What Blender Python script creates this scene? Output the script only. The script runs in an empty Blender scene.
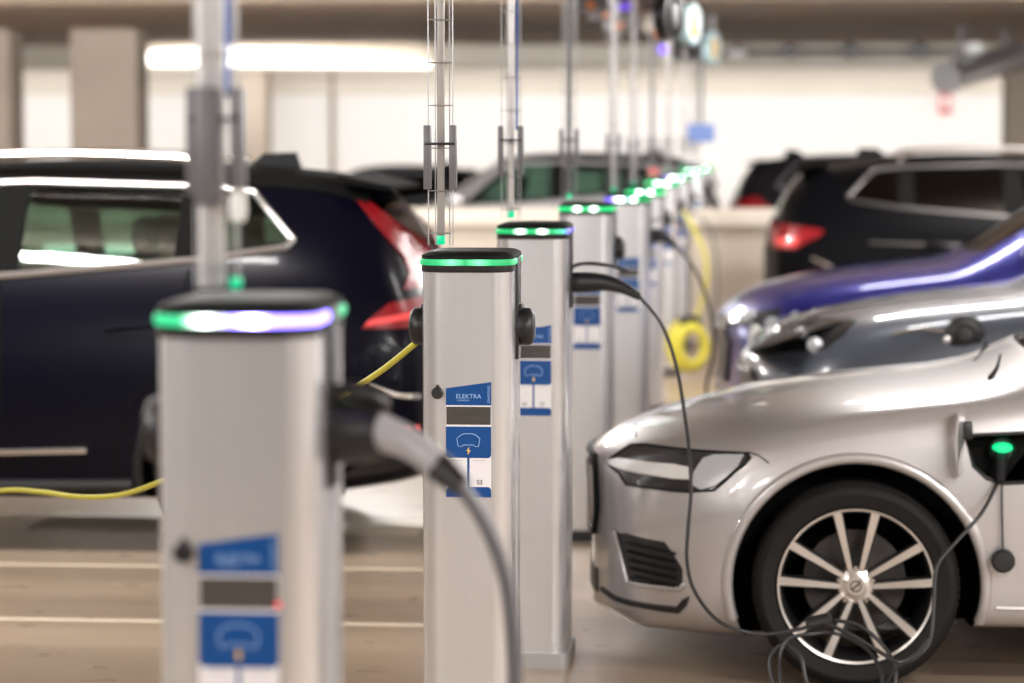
import bpy, bmesh, math, random
from mathutils import Vector, Matrix
from mathutils.bvhtree import BVHTree
random.seed(4)
sc = bpy.context.scene
COL = sc.collection
PI = math.pi
HALL = None

# ------------------------------------------------------------------ camera
CAM_H = 1.767
FPX = 2800.0
yaw = math.atan2(240, FPX)
pitch = math.atan2(341.5 - 142, FPX)
cd = bpy.data.cameras.new('camera'); cam = bpy.data.objects.new('camera', cd); COL.objects.link(cam)
cam.location = (0, 0, CAM_H)
cam.rotation_euler = (PI/2 - pitch, 0, yaw)
cd.sensor_width = 36; cd.lens = 36*FPX/1024
cd.clip_end = 200
cd.dof.use_dof = True; cd.dof.focus_distance = 7.35; cd.dof.aperture_fstop = 2.35
sc.camera = cam
CR = cam.rotation_euler.to_matrix()
def at(px, py, Y):
    """world point seen at pixel (px, py) on the plane at distance Y"""
    d = CR @ Vector(((px-512)/FPX, -(py-341.5)/FPX, -1))
    return Vector((0, 0, CAM_H)) + d*(Y/d.y)

# ------------------------------------------------------------------ materials
def mat(name, col, rough=.5, metal=0., coat=0., spec=.5, emit=None, es=1.):
    m = bpy.data.materials.new(name); m.use_nodes = True
    b = m.node_tree.nodes['Principled BSDF']
    b.inputs['Base Color'].default_value = (*col, 1)
    b.inputs['Roughness'].default_value = rough
    b.inputs['Metallic'].default_value = metal
    b.inputs['Coat Weight'].default_value = coat
    b.inputs['Coat Roughness'].default_value = .06
    b.inputs['Specular IOR Level'].default_value = spec
    if emit:
        b.inputs['Emission Color'].default_value = (*emit, 1)
        b.inputs['Emission Strength'].default_value = es
    return m
def noisy(m, scale, amount, stretch=(1, 1, 1), detail=4, bump=0., rough_var=0.):
    nt = m.node_tree; N = nt.nodes; L = nt.links
    b = N['Principled BSDF']; c = b.inputs['Base Color'].default_value[:]
    tc = N.new('ShaderNodeTexCoord'); mp = N.new('ShaderNodeMapping'); nz = N.new('ShaderNodeTexNoise')
    mp.inputs['Scale'].default_value = stretch
    nz.inputs['Scale'].default_value = scale; nz.inputs['Detail'].default_value = detail
    L.new(tc.outputs['Object'], mp.inputs['Vector']); L.new(mp.outputs['Vector'], nz.inputs['Vector'])
    mx = N.new('ShaderNodeMix'); mx.data_type = 'RGBA'
    mx.inputs[6].default_value = (*[v*(1-amount) for v in c[:3]], 1)
    mx.inputs[7].default_value = (*[min(1, v*(1+amount)) for v in c[:3]], 1)
    L.new(nz.outputs['Fac'], mx.inputs[0]); L.new(mx.outputs[2], b.inputs['Base Color'])
    if bump:
        bp = N.new('ShaderNodeBump'); bp.inputs['Strength'].default_value = bump
        L.new(nz.outputs['Fac'], bp.inputs['Height']); L.new(bp.outputs['Normal'], b.inputs['Normal'])
    if rough_var:
        r0 = b.inputs['Roughness'].default_value
        mr = N.new('ShaderNodeMapRange'); mr.inputs[3].default_value = r0-rough_var; mr.inputs[4].default_value = r0+rough_var
        L.new(nz.outputs['Fac'], mr.inputs[0]); L.new(mr.outputs[0], b.inputs['Roughness'])
    return m
def paint(name, col, metal=.0, rough=.35, coat=1.):
    m = mat(name, col, rough, metal, coat, .5 if coat > .5 else .04 if coat == 0 else .10)
    nt = m.node_tree; N = nt.nodes; L = nt.links; b = N['Principled BSDF']
    nz = N.new('ShaderNodeTexNoise'); nz.inputs['Scale'].default_value = 900
    mr = N.new('ShaderNodeMapRange'); mr.inputs[3].default_value = rough-.05; mr.inputs[4].default_value = rough+.05
    L.new(nz.outputs['Fac'], mr.inputs[0]); L.new(mr.outputs[0], b.inputs['Roughness'])
    return m
def glass(name, tint, f0=.05):
    m = bpy.data.materials.new(name); m.use_nodes = True
    nt = m.node_tree; N = nt.nodes; L = nt.links
    N.remove(N['Principled BSDF'])
    t = N.new('ShaderNodeBsdfTransparent'); t.inputs[0].default_value = (*tint, 1)
    g = N.new('ShaderNodeBsdfGlossy'); g.inputs['Roughness'].default_value = .02; g.inputs[0].default_value = (1, 1, 1, 1)
    fr = N.new('ShaderNodeFresnel'); fr.inputs[0].default_value = 1.5
    mx = N.new('ShaderNodeMixShader')
    L.new(fr.outputs[0], mx.inputs[0]); L.new(t.outputs[0], mx.inputs[1]); L.new(g.outputs[0], mx.inputs[2])
    L.new(mx.outputs[0], N['Material Output'].inputs['Surface'])
    return m
def ring_light(name, stops, rear=None):
    """LED strip: stops = [(x from -.13 to .13, colour, strength)]"""
    m = bpy.data.materials.new(name); m.use_nodes = True
    nt = m.node_tree; N = nt.nodes; L = nt.links; b = N['Principled BSDF']
    tc = N.new('ShaderNodeTexCoord'); sp = N.new('ShaderNodeSeparateXYZ'); mr = N.new('ShaderNodeMapRange')
    mr.inputs[1].default_value = -.13; mr.inputs[2].default_value = .13
    L.new(tc.outputs['Object'], sp.inputs[0]); L.new(sp.outputs[0], mr.inputs[0])
    c = N.new('ShaderNodeValToRGB'); s = N.new('ShaderNodeValToRGB')
    top = max(q[2] for q in stops)
    for r, f in ((c, lambda q: (*q[1], 1)), (s, lambda q: (q[2]/top,)*3+(1,))):
        el = r.color_ramp.elements
        while len(el) > 1: el.remove(el[-1])
        for i, q in enumerate(stops):
            p = (q[0]+.13)/.26
            e = el[0] if i == 0 else el.new(p)
            e.position = p; e.color = f(q)
        L.new(mr.outputs[0], r.inputs[0])
    mu = N.new('ShaderNodeMath'); mu.operation = 'MULTIPLY'; mu.inputs[1].default_value = top
    L.new(s.outputs[0], mu.inputs[0])
    L.new(c.outputs[0], b.inputs['Emission Color']); L.new(mu.outputs[0], b.inputs['Emission Strength'])
    if rear:      # the rear half of the strip glows in its own colour
        gt = N.new('ShaderNodeMath'); gt.operation = 'GREATER_THAN'; gt.inputs[1].default_value = .02; L.new(sp.outputs[1], gt.inputs[0])
        mc = N.new('ShaderNodeMix'); mc.data_type = 'RGBA'; mc.inputs[7].default_value = (*rear[0], 1)
        L.new(gt.outputs[0], mc.inputs[0]); L.new(c.outputs[0], mc.inputs[6]); L.new(mc.outputs[2], b.inputs['Emission Color'])
        ms = N.new('ShaderNodeMix'); ms.inputs[3].default_value = rear[1]
        L.new(gt.outputs[0], ms.inputs[0]); L.new(mu.outputs[0], ms.inputs[2]); L.new(ms.outputs[0], b.inputs['Emission Strength'])
    b.inputs['Base Color'].default_value = (.02, .05, .03, 1)
    return m

M = {}
M['alu'] = mat('anodised_aluminium', (.77, .77, .785), .26, .7)
noisy(M['alu'], 60, .03, (1, 1, .02), 2)
M['alu_dark'] = mat('aluminium_core', (.45, .44, .43), .4, .5)
M['black'] = noisy(mat('black_plastic', (.012, .012, .014), .4), 80, .2)
M['gloss_black'] = noisy(mat('gloss_black_cap', (.008, .010, .010), .5, 0, 0, .1), 40, .1)
M['rubber'] = noisy(mat('black_rubber', (.010, .0085, .008), .75, 0, 0, .3), 60, .25, bump=.05)
M['cable'] = noisy(mat('black_cable_sheath', (.02, .02, .022), .45), 50, .2)
M['grey_cable'] = noisy(mat('grey_cable_sheath', (.10, .10, .11), .4), 50, .1)
M['yellow'] = noisy(mat('yellow_cable_sheath', (.62, .56, .06), .45), 30, .1)
M['blue_cable'] = noisy(mat('blue_cable_sheath', (.05, .14, .50), .45), 30, .1)
M['handle_grey'] = noisy(mat('grey_handle', (.42, .42, .44), .35, .2), 30, .06)
M['panel_blue'] = noisy(mat('blue_sticker', (.0, .062, .25), .3, 0, .3), 30, .04)
M['white_print'] = noisy(mat('white_print', (.78, .76, .78), .4), 30, .03)
M['pale_print'] = noisy(mat('pale_blue_print', (.30, .47, .78), .4), 30, .03)
M['grey_print'] = noisy(mat('grey_print', (.30, .29, .31), .5), 30, .03)
M['ink'] = noisy(mat('dark_print', (.10, .10, .11), .5), 30, .03)
M['yellow_print'] = noisy(mat('yellow_print', (.85, .55, .12), .4), 30, .03)
M['screen'] = noisy(mat('screen', (.07, .065, .06), .12, 0, .5), 12, .3, (1, 1, 8))
M['red_led'] = mat('red_led', (.2, .01, .01), .4, emit=(1, .04, .06), es=1.6)
M['green_led'] = mat('green_led', (.01, .2, .08), .4, emit=(0, .75, .25), es=1.1)
M['ring_reflection'] = mat('green_ring_reflection', (.01, .3, .15), .3, emit=(0, .55, .25), es=.9)  # no lamp: reflected ring light put in as emission
M['galv'] = noisy(mat('galvanised_steel', (.42, .42, .43), .38, .8), 60, .12)
M['pole'] = noisy(mat('grey_conduit', (.40, .38, .36), .45, .3), 40, .06)
M['pale_pole'] = noisy(mat('pale_conduit', (.68, .67, .67), .35, .3), 40, .06)
M['bracket'] = noisy(mat('grey_bracket', (.15, .15, .16), .45, .25), 40, .1)
M['chrome'] = noisy(mat('satin_chrome', (.72, .69, .67), .22, .95), 90, .05)
M['satin'] = noisy(mat('satin_trim', (.42, .40, .39), .35, .9), 90, .05)
M['dark_trim'] = noisy(mat('dark_satin_trim', (.10, .095, .095), .4, .8), 90, .05)
M['bright'] = noisy(mat('machined_alloy', (.80, .76, .72), .28, .8), 200, .04)
M['dark_rim'] = noisy(mat('dark_rim', (.025, .024, .024), .4, .4), 60, .2)
M['iron'] = noisy(mat('brake_iron', (.10, .09, .085), .5, .6), 30, .25)
M['liner'] = noisy(mat('arch_liner', (.007, .007, .007), .9, 0, 0, .1), 40, .3)
M['cabin'] = noisy(mat('cabin_trim', (.018, .016, .016), .7), 40, .3)
M['seat'] = noisy(mat('seat_fabric', (.03, .028, .027), .8), 120, .3)
M['silver'] = paint('silver_paint', (.52, .50, .50), .55, .34)
M['navy'] = paint('black_paint', (.002, .002, .007), .0, .3, .14)
M['black_paint'] = paint('deep_black_paint', (.003, .003, .004), .0, .4, .0)
M['grey_paint'] = paint('slate_grey_paint', (.075, .088, .115), .2, .35)
M['blue_paint'] = paint('blue_paint', (.02, .023, .21), .45, .32)
M['dark_red'] = paint('charcoal_paint', (.012, .011, .012), .0, .3, .15)
M['glass'] = glass('tinted_window_glass', (.52, .62, .57))
M['glass_dark'] = glass('privacy_glass', (.10, .12, .115))
M['lamp_clear'] = mat('clear_lamp_cover', (.62, .64, .68), .12, .3, 1.)
M['lamp_dark'] = mat('dark_lamp_inside', (.022, .022, .024), .25, .1, .3)
M['lamp_white'] = noisy(mat('white_light_bar', (.80, .79, .78), .25, .1, 1.), 50, .03)
M['lamp_red'] = mat('red_lamp_lens', (.24, .005, .010), .3, 0, .0, emit=(1, .02, .02), es=.02)
M['lamp_red_bright'] = mat('bright_red_lamp_lens', (.85, .10, .10), .15, 0, 1., emit=(1, .08, .08), es=.25)
M['concrete'] = noisy(mat('concrete', (.34, .28, .225), .7), 3, .12, bump=.05)
M['concrete_dark'] = noisy(mat('raw_concrete', (.36, .295, .24), .75), 2, .12, bump=.05)
M['white_wall'] = noisy(mat('white_painted_wall', (.83, .81, .79), .7), 1.2, .03)
M['cream'] = noisy(mat('cream_painted_concrete', (.70, .645, .56), .55), 2, .05)
M['tan'] = noisy(mat('tan_painted_concrete', (.52, .46, .385), .65), 1.5, .06)
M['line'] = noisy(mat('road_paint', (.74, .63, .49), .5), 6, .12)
M['lamp_tube'] = mat('lit_diffuser', (.9, .9, .9), .4, emit=(1, .95, .87), es=3.2)
M['orange'] = noisy(mat('orange_plastic', (.75, .22, .03), .4), 20, .05)
M['violet'] = mat('violet_led', (.1, .05, .4), .4, emit=(.18, .06, 1), es=1.2)
M['cyan'] = noisy(mat('cyan_plastic', (.48, .70, .74), .4), 20, .05)
M['amber'] = noisy(mat('amber_plastic', (.85, .55, .12), .4), 20, .05)
M['white_plastic'] = noisy(mat('white_plastic', (.80, .80, .78), .4), 20, .03)
M['sign_blue'] = noisy(mat('sign_blue', (.22, .33, .72), .5), 20, .06)
M['sign_red'] = noisy(mat('sign_red', (.72, .16, .17), .5), 20, .06)

G = (0, .62, .17); GW = (.62, 1, .75)
M['ring_green'] = ring_light('green_led_strip', [(-.13, G, 1.7), (-.065, G, 1.6), (-.05, GW, 3), (-.036, (.85, 1, .9), 14), (-.022, GW, 3), (-.01, G, 1.7), (.01, G, 1.7), (.022, GW, 3), (.036, (.85, 1, .9), 14), (.05, GW, 3), (.065, G, 1.6), (.13, G, 1.8)])
M['ring_soft'] = ring_light('soft_green_led_strip', [(-.13, (.08, .75, .32), 1.0), (-.11, G, .8), (-.07, (.02, .66, .22), .95), (-.036, (.25, 1, .5), 1.4), (.0, (.02, .64, .20), .85), (.036, (.25, 1, .5), 1.4), (.07, (.02, .66, .22), .95), (.11, G, .8), (.13, (.15, .8, .38), 1.1)])
M['ring_far'] = ring_light('bright_green_led_strip', [(-.13, G, 3.2), (-.06, G, 3.2), (-.05, GW, 5), (-.036, (.85, 1, .9), 20), (-.022, GW, 5), (-.01, G, 3.2), (.01, G, 3.2), (.022, GW, 5), (.036, (.85, 1, .9), 20), (.05, GW, 5), (.06, G, 3.2), (.13, G, 3.4)])
V = (.16, .06, 1.); VW = (.62, .54, 1.)
M['ring_violet'] = ring_light('green_to_violet_led_strip', [(-.13, (0, .66, .26), 1.2), (-.075, (0, .66, .26), 1.2), (-.06, GW, 2.5), (-.036, (.92, 1, .95), 11), (-.018, (.8, .85, 1), 3), (.0, (.24, .18, 1), 7), (.036, (.4, .35, 1), 26), (.06, (.22, .16, 1), 8), (.09, (.22, .16, 1), 7), (.13, (.22, .16, 1), 6)], ((0, .66, .26), 1.2))
M['ring_mixed'] = ring_light('violet_green_led_strip', [(-.13, V, 1.8), (-.09, (.2, .15, 1), 2), (-.06, (.8, .75, 1), 5), (-.036, (.98, .95, 1), 14), (-.01, (.5, .8, .8), 2), (.01, (.1, .7, .4), 1.5), (.036, (.9, 1, .95), 12), (.06, G, 1.3), (.13, G, 1.3)])
M['ring_violet_end'] = ring_light('green_led_strip_violet_end', [(-.13, G, 1.0), (-.065, G, .9), (-.05, GW, 2.2), (-.036, (.85, 1, .9), 8), (-.022, GW, 2.2), (-.01, G, 1.1), (.01, G, 1.1), (.022, GW, 2.2), (.036, (.85, 1, .9), 8), (.05, GW, 2.2), (.065, G, .9), (.10, (.1, .75, .4), 1.4), (.122, (.2, .15, 1), 1.6), (.13, V, 1.6)])

# ------------------------------------------------------------------ mesh helpers
def catmull(pts, n=8, closed=False):
    P = [Vector(p) for p in pts]; out = []; k = len(P)
    for i in range(k if closed else k-1):
        if closed: p0, p1, p2, p3 = P[i-1], P[i], P[(i+1) % k], P[(i+2) % k]
        else: p0, p1, p2, p3 = P[max(i-1, 0)], P[i], P[i+1], P[min(i+2, k-1)]
        for j in range(n):
            t = j/n
            out.append(.5*((2*p1)+(p2-p0)*t+(2*p0-5*p1+4*p2-p3)*t*t+(3*p1-p0-3*p2+p3)*t**3))
    if not closed: out.append(P[-1])
    return out
class MB:
    def __init__(s): s.v = []; s.f = []
    def add(s, v, f):
        o = len(s.v); s.v += [tuple(p) for p in v]; s.f += [tuple(i+o for i in q) for q in f]; return s
    def box(s, x0, x1, y0, y1, z0, z1, b=0.):
        if b <= 0:
            return s.add([(x, y, z) for z in (z0, z1) for x, y in ((x0, y0), (x1, y0), (x1, y1), (x0, y1))],
                         [(3, 2, 1, 0), (4, 5, 6, 7), (0, 1, 5, 4), (1, 2, 6, 5), (2, 3, 7, 6), (3, 0, 4, 7)])
        bm = bmesh.new(); bmesh.ops.create_cube(bm, size=1)
        for v in bm.verts: v.co = ((x0+x1)/2+v.co.x*(x1-x0), (y0+y1)/2+v.co.y*(y1-y0), (z0+z1)/2+v.co.z*(z1-z0))
        bmesh.ops.bevel(bm, geom=bm.edges[:], offset=b, segments=2, affect='EDGES', profile=.5)
        s.bm(bm); return s
    def bm(s, bm):
        bm.verts.index_update(); s.add([v.co[:] for v in bm.verts], [[v.index for v in f.verts] for f in bm.faces]); bm.free(); return s
    def tube(s, pts, r, seg=8, closed=False, caps=True, flat=None):
        P = [Vector(p) for p in pts]; n = len(P)
        R = r if isinstance(r, (list, tuple)) else [r]*n
        T = []
        for i in range(n):
            if closed: t = P[(i+1) % n]-P[i-1]
            else: t = P[min(i+1, n-1)]-P[max(i-1, 0)]
            T.append(t.normalized() if t.length > 1e-9 else Vector((0, 0, 1)))
        u = T[0].orthogonal().normalized() if flat is None else (Vector(flat)-T[0]*T[0].dot(Vector(flat))).normalized()
        V_ = []; F = []
        for i in range(n):
            u = (u - T[i]*u.dot(T[i])).normalized(); w = T[i].cross(u)
            for k in range(seg):
                a = 2*PI*k/seg; V_.append(P[i]+(u*math.cos(a)+w*math.sin(a))*R[i])
        for i in range(n if closed else n-1):
            j = (i+1) % n
            for k in range(seg):
                l = (k+1) % seg; F.append((i*seg+k, i*seg+l, j*seg+l, j*seg+k))
        if caps and not closed: F += [tuple(range(seg-1, -1, -1)), tuple((n-1)*seg+k for k in range(seg))]
        return s.add(V_, F)
    def lathe(s, prof, axis='Z', seg=40, o=(0, 0, 0), closed=False):
        V_ = []; F = []; n = len(prof); o = Vector(o)
        for k in range(seg):
            a = 2*PI*k/seg; c, d = math.cos(a), math.sin(a)
            for r, h in prof:
                p = {'Z': (r*c, r*d, h), 'Y': (r*c, h, r*d), 'X': (h, r*c, r*d)}[axis]
                V_.append(o+Vector(p))
        for k in range(seg):
            l = (k+1) % seg
            for i in range(n if closed else n-1):
                j = (i+1) % n; F.append((k*n+i, l*n+i, l*n+j, k*n+j))
        if not closed:
            if prof[0][0] > 1e-6: F.append(tuple(k*n for k in range(seg)))
            if prof[-1][0] > 1e-6: F.append(tuple(k*n+n-1 for k in range(seg-1, -1, -1)))
        return s.add(V_, F)
    def prism(s, poly, axis, a, b):
        """poly of 2-D points extruded along axis from a to b"""
        n = len(poly)
        f = {'X': lambda p, h: (h, p[0], p[1]), 'Y': lambda p, h: (p[0], h, p[1]), 'Z': lambda p, h: (p[0], p[1], h)}[axis]
        return s.add([f(p, a) for p in poly]+[f(p, b) for p in poly],
                     [tuple(range(n)), tuple(range(2*n-1, n-1, -1))]+[(i, (i+1) % n, n+(i+1) % n, n+i) for i in range(n)])
    def mesh(s, name, smooth=40):
        me = bpy.data.meshes.new(name); me.from_pydata([tuple(v) for v in s.v], [], s.f)
        bm = bmesh.new(); bm.from_mesh(me)
        bmesh.ops.remove_doubles(bm, verts=bm.verts, dist=1e-6)
        bmesh.ops.recalc_face_normals(bm, faces=bm.faces); bm.to_mesh(me); bm.free()
        if smooth is not None: me.shade_smooth(); me.set_sharp_from_angle(angle=math.radians(smooth))
        return me
    def build(s, name, m, parent=None, loc=None, smooth=40):
        return obj(name, s.mesh(name, smooth), m, parent, loc)
def obj(name, me, m, parent=None, loc=None):
    if m is not None and not me.materials: me.materials.append(m)
    o = bpy.data.objects.new(name, me); COL.objects.link(o)
    if parent: o.parent = parent
    if loc is not None: o.location = loc
    return o
def tag(o, label, cat, group=None):
    o['label'] = label; o['category'] = cat
    if group: o['group'] = group
    return o
def thing(name, label, cat, loc=(0, 0, 0), rz=0, group=None):
    o = bpy.data.objects.new(name, None); COL.objects.link(o); o.empty_display_size = .1
    o.location = loc; o.rotation_euler = (0, 0, rz); return tag(o, label, cat, group)
def struct(o): o['kind'] = 'structure'; return o
def dup(root, loc, rz=0, label=None):
    def cp(o, par):
        c = o.copy(); COL.objects.link(c); c.parent = par
        for ch in list(o.children): cp(ch, c)
        return c
    r = cp(root, None); r.location = loc; r.rotation_euler = (0, 0, rz)
    if label: r['label'] = label
    return r
def child(root, name, n=0):
    return sorted((c for c in root.children_recursive if c.name.split('.')[0] == name), key=lambda c: c.name)[n]
def setmat(o, m):
    o.material_slots[0].link = 'OBJECT'; o.material_slots[0].material = m
def rrect(x0, x1, y0, y1, r, n=6):
    out = []
    for cx, cy, a0 in ((x1-r, y1-r, 0), (x0+r, y1-r, 90), (x0+r, y0+r, 180), (x1-r, y0+r, 270)):
        for k in range(n+1):
            a = math.radians(a0+90*k/n); out.append((cx+r*math.cos(a), cy+r*math.sin(a)))
    return out
def text_mesh(s, size, name, extrude=.0006):
    cu = bpy.data.curves.new(name, 'FONT'); cu.body = s; cu.size = size; cu.extrude = extrude; cu.align_x = 'CENTER'
    o = bpy.data.objects.new(name, cu); COL.objects.link(o)
    dg = bpy.context.evaluated_depsgraph_get(); me = bpy.data.meshes.new_from_object(o.evaluated_get(dg))
    bpy.data.objects.remove(o); bpy.data.curves.remove(cu)
    me.transform(Matrix.Rotation(PI/2, 4, 'X')); me.name = name
    return me

# ------------------------------------------------------------------ the hall
struct(MB().box(-30, 34, -12, 41, -.2, 0).build('floor', None, smooth=None))
fl = bpy.data.objects['floor']
def floor_mat():
    m = bpy.data.materials.new('sealed_concrete_floor'); m.use_nodes = True
    nt = m.node_tree; N = nt.nodes; L = nt.links; b = N['Principled BSDF']
    tc = N.new('ShaderNodeTexCoord')
    def nz(scale, st, det=5):
        mp = N.new('ShaderNodeMapping'); mp.inputs['Scale'].default_value = st
        n = N.new('ShaderNodeTexNoise'); n.inputs['Scale'].default_value = scale; n.inputs['Detail'].default_value = det
        L.new(tc.outputs['Object'], mp.inputs['Vector']); L.new(mp.outputs['Vector'], n.inputs['Vector']); return n
    band = nz(1.6, (.06, 1, 1), 3); fine = nz(9, (.4, 1, 1), 6)
    cr = N.new('ShaderNodeValToRGB')
    cr.color_ramp.elements[0].position = .32; cr.color_ramp.elements[0].color = (.255, .19, .135, 1)
    cr.color_ramp.elements[1].position = .68; cr.color_ramp.elements[1].color = (.42, .32, .23, 1)
    L.new(band.outputs['Fac'], cr.inputs[0])
    mx = N.new('ShaderNodeMix'); mx.data_type = 'RGBA'; mx.blend_type = 'MULTIPLY'; mx.inputs[0].default_value = .5
    c2 = N.new('ShaderNodeValToRGB'); c2.color_ramp.elements[0].color = (.86, .86, .86, 1); c2.color_ramp.elements[1].color = (1.05, 1.05, 1.05, 1)
    L.new(fine.outputs['Fac'], c2.inputs[0]); L.new(cr.outputs[0], mx.inputs[6]); L.new(c2.outputs[0], mx.inputs[7])
    L.new(mx.outputs[2], b.inputs['Base Color'])
    mr = N.new('ShaderNodeMapRange'); mr.inputs[3].default_value = .22; mr.inputs[4].default_value = .38
    L.new(fine.outputs['Fac'], mr.inputs[0]); L.new(mr.outputs[0], b.inputs['Roughness'])
    return m
fl.data.materials.append(floor_mat())
CEIL = 3.0
struct(MB().box(-30, 34, -12, 41, CEIL, CEIL+.2).build('ceiling', M['concrete_dark'], smooth=None))
struct(MB().box(-30, 34, 40, 40.3, 0, CEIL).build('wall_back', M['white_wall'], smooth=None))
struct(MB().box(-30, 34, 35.6, 36.1, 2.70, CEIL).build('trim_1', M['cream'], smooth=None))        # deep beam in front of the bright wall
struct(MB().box(-30, 34, 23.2, 23.6, 2.93, CEIL).build('trim_2', M['concrete_dark'], smooth=None)) # shallow near beam
def column(name, px0, px1, Y, m, d=.6):
    a, b = at(px0, 100, Y), at(px1, 100, Y)
    return struct(MB().box(a.x, b.x, Y, Y+d, 0, CEIL, .02).build(name, m, smooth=None))
column('wall_column_1', 70, 137, 30, M['concrete_dark'])
column('wall_column_2', -70, 10, 30, M['concrete_dark'])
column('wall_column_3', 237, 266, 38.6, M['concrete'], .5)
column('wall_column_4', 1006, 1080, 34.5, M['concrete'])
column('wall_column_5', 330, 334, 39.9, M['concrete'], .08)
# low parapet with a cream coping
PY = 25.0
pt = at(700, 226, PY).z; pc = at(700, 209, PY).z
wp = struct(MB().box(-22, 14, PY+.02, PY+.25, 0, pt).build('wall_parapet', M['tan'], smooth=None))
struct(MB().box(-22, 14, PY-.05, PY+.32, pt, pc, .015).build('trim_3', M['cream'], smooth=None))
# thin painted bay lines on the floor
def line(name, Y, x0, x1, w=.05):
    return struct(MB().box(x0, x1, Y-w/2, Y+w/2, 0, .002).build(name, M['line'], smooth=None))
line('floor_marking_1', at(200, 575, 10).y and 2800*CAM_H/(575-142), -9, -.9)
line('floor_marking_2', 2800*CAM_H/(632-142), -9, -.9)
line('floor_marking_3', 13.9, -.4, 7, .09)
struct(MB().box(-3.3, -1.5, 12.45, 13.05, 0, .002).build('floor_reflection_patch', M['line'], smooth=None))  # no marking: reflected brightness under the SUV, put in as pale colour

# ------------------------------------------------------------------ charging posts
RING_Z = 1.462
def make_charger(label):
    t = thing('charging_post', label, 'charging station', group='charging posts in the row')
    b = MB()
    HW = .1180
    front = [(-.066-(HW-.066)*math.cos(a), -.165+.058*(1-math.sin(a))) for a in [k/12*PI/2 for k in range(13)]]   # bowed face, wide rounded corners
    fr = [(-HW, -.030)] + front + [(-x, y) for x, y in reversed(front)] + [(HW, -.030)]
    b.prism(fr, 'Z', .03, RING_Z-.024)
    b.prism([(x, -y+.02) for x, y in fr], 'Z', .03, RING_Z-.024)
    b.prism(rrect(-.098, .098, -.04, .06, .004, 2), 'Z', .03, RING_Z-.03)
    b.build('body', M['alu'], t, smooth=35)
    MB().prism(rrect(-.128, .128, -.178, .198, .03), 'Z', 0, .05).build('base_plate', M['black'], t)
    def loop(dx, z): return [(x, y, z) for x, y in rrect(-.1215+dx, .1215-dx, -.172+dx, .192-dx, .062-dx*.5, 8)]
    def skin(levels, name, m):
        v = []; f = []; n = len(levels[0])
        for l in levels: v += l
        for i in range(len(levels)-1):
            for k in range(n): f.append((i*n+k, i*n+(k+1) % n, (i+1)*n+(k+1) % n, (i+1)*n+k))
        f += [tuple(range(n-1, -1, -1)), tuple((len(levels)-1)*n+k for k in range(n))]
        return MB().add(v, f).build(name, m, t, smooth=50)
    skin([loop(.003, RING_Z-.026), loop(.001, RING_Z-.024), loop(.001, RING_Z-.008)], 'cap_skirt', M['black'])
    skin([loop(-.001, RING_Z-.008), loop(-.003, RING_Z-.005), loop(-.003, RING_Z+.005), loop(-.001, RING_Z+.008)], 'light_ring', M['ring_green'])
    skin([loop(.001, RING_Z+.008), loop(.001, RING_Z+.018), loop(.008, RING_Z+.022), loop(.018, RING_Z+.026), loop(.06, RING_Z+.028)], 'cap', M['gloss_black'])
    for s in (-1, 1):
        MB().box(min(s*.095, s*.1265), max(s*.095, s*.1265), -.033, .053, 1.20, RING_Z+.010, .003).build('side_channel', M['black'], t)
        lid = MB().lathe([(0, .166*s), (.030, .166*s), (.042, .162*s), (.049, .154*s), (.050, .130*s), (.044, .122*s), (.044, .10*s)], 'X', 28, (0, .010, 1.285))
        lid.box(min(s*.118, s*.135), max(s*.118, s*.135), -.014, .034, 1.325, 1.345, .004)
        lid.build('socket_lid', M['black'], t)
    lk = MB().lathe([(0, -.176), (.012, -.176), (.0155, -.173), (.0155, -.15)], 'Y', 24, (-.0735, 0, 1.122)); lk.box(-.0775, -.0695, -.174, -.15, 1.134, 1.143, .002)
    lk.build('lock', M['black'], t)
    # sticker panel with display
    x0, x1 = -.0515, .0665
    PX = .0105
    F = -.1656
    pn = MB()
    pn.prism([(x0, 1.090), (x1, 1.090), (x1, 1.151), (x0, 1.134)], 'Y', F-.001, F+.004)
    def rr(z0, z1, up, dn, r=.009):
        P = rrect(x0, x1, z0, z1, r, 4)
        out = []
        for x, z in P:
            if (z > (z0+z1)/2 and not up) : x = x0 if x < 0 else x1; z = z1
            if (z < (z0+z1)/2 and not dn) : x = x0 if x < 0 else x1; z = z0
            if not out or (abs(out[-1][0]-x)+abs(out[-1][1]-z)) > 1e-6: out.append((x, z))
        return out
    pn.prism(rr(.952, 1.034, False, True), 'Y', F-.001, F+.004)
    pn.prism(rr(.849, .876, True, False), 'Y', F-.001, F+.004)
    pn.box(.004, .010, F-.001, F+.004, .87, .955)
    panel = pn.build('info_panel', M['panel_blue'], t, smooth=None)
    MB().box(x0, x1, F-.0006, F+.004, .849, 1.098).build('sticker_backing', M['white_print'], panel, smooth=None)
    MB().box(x0+.001, x1-.001, F-.0014, F+.003, 1.039, 1.086, .001).build('display', M['screen'], panel, smooth=None)
    def txt(s, size, x, z, m, nm, rot=0):
        me = text_mesh(s, size, nm)
        if rot: me.transform(Matrix.Rotation(rot, 4, 'Y'))
        return obj(nm, me, m, panel, (x+PX, F-.0014, z))
    txt('ELEKTRA', .0165, -.003, 1.108, M['pale_print'], 'lettering')
    txt('CHARGING', .0062, -.017, 1.1005, M['pale_print'], 'lettering')
    txt('CHARGING', .0088, .0525, 1.119, M['pale_print'], 'lettering', -PI/2)
    icon = [(-.030, .982), (-.0335, 1.003), (-.022, 1.0125), (-.013, 1.0155), (.006, 1.0155), (.0155, 1.0125), (.0265, 1.003), (.023, .982), (.013, .982), (.010, .986), (-.017, .986), (-.020, .982)]
    MB().tube([(x+PX, F-.0012, z) for x, z in icon], .0011, 6, True).build('car_icon', M['pale_print'], panel)
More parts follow.
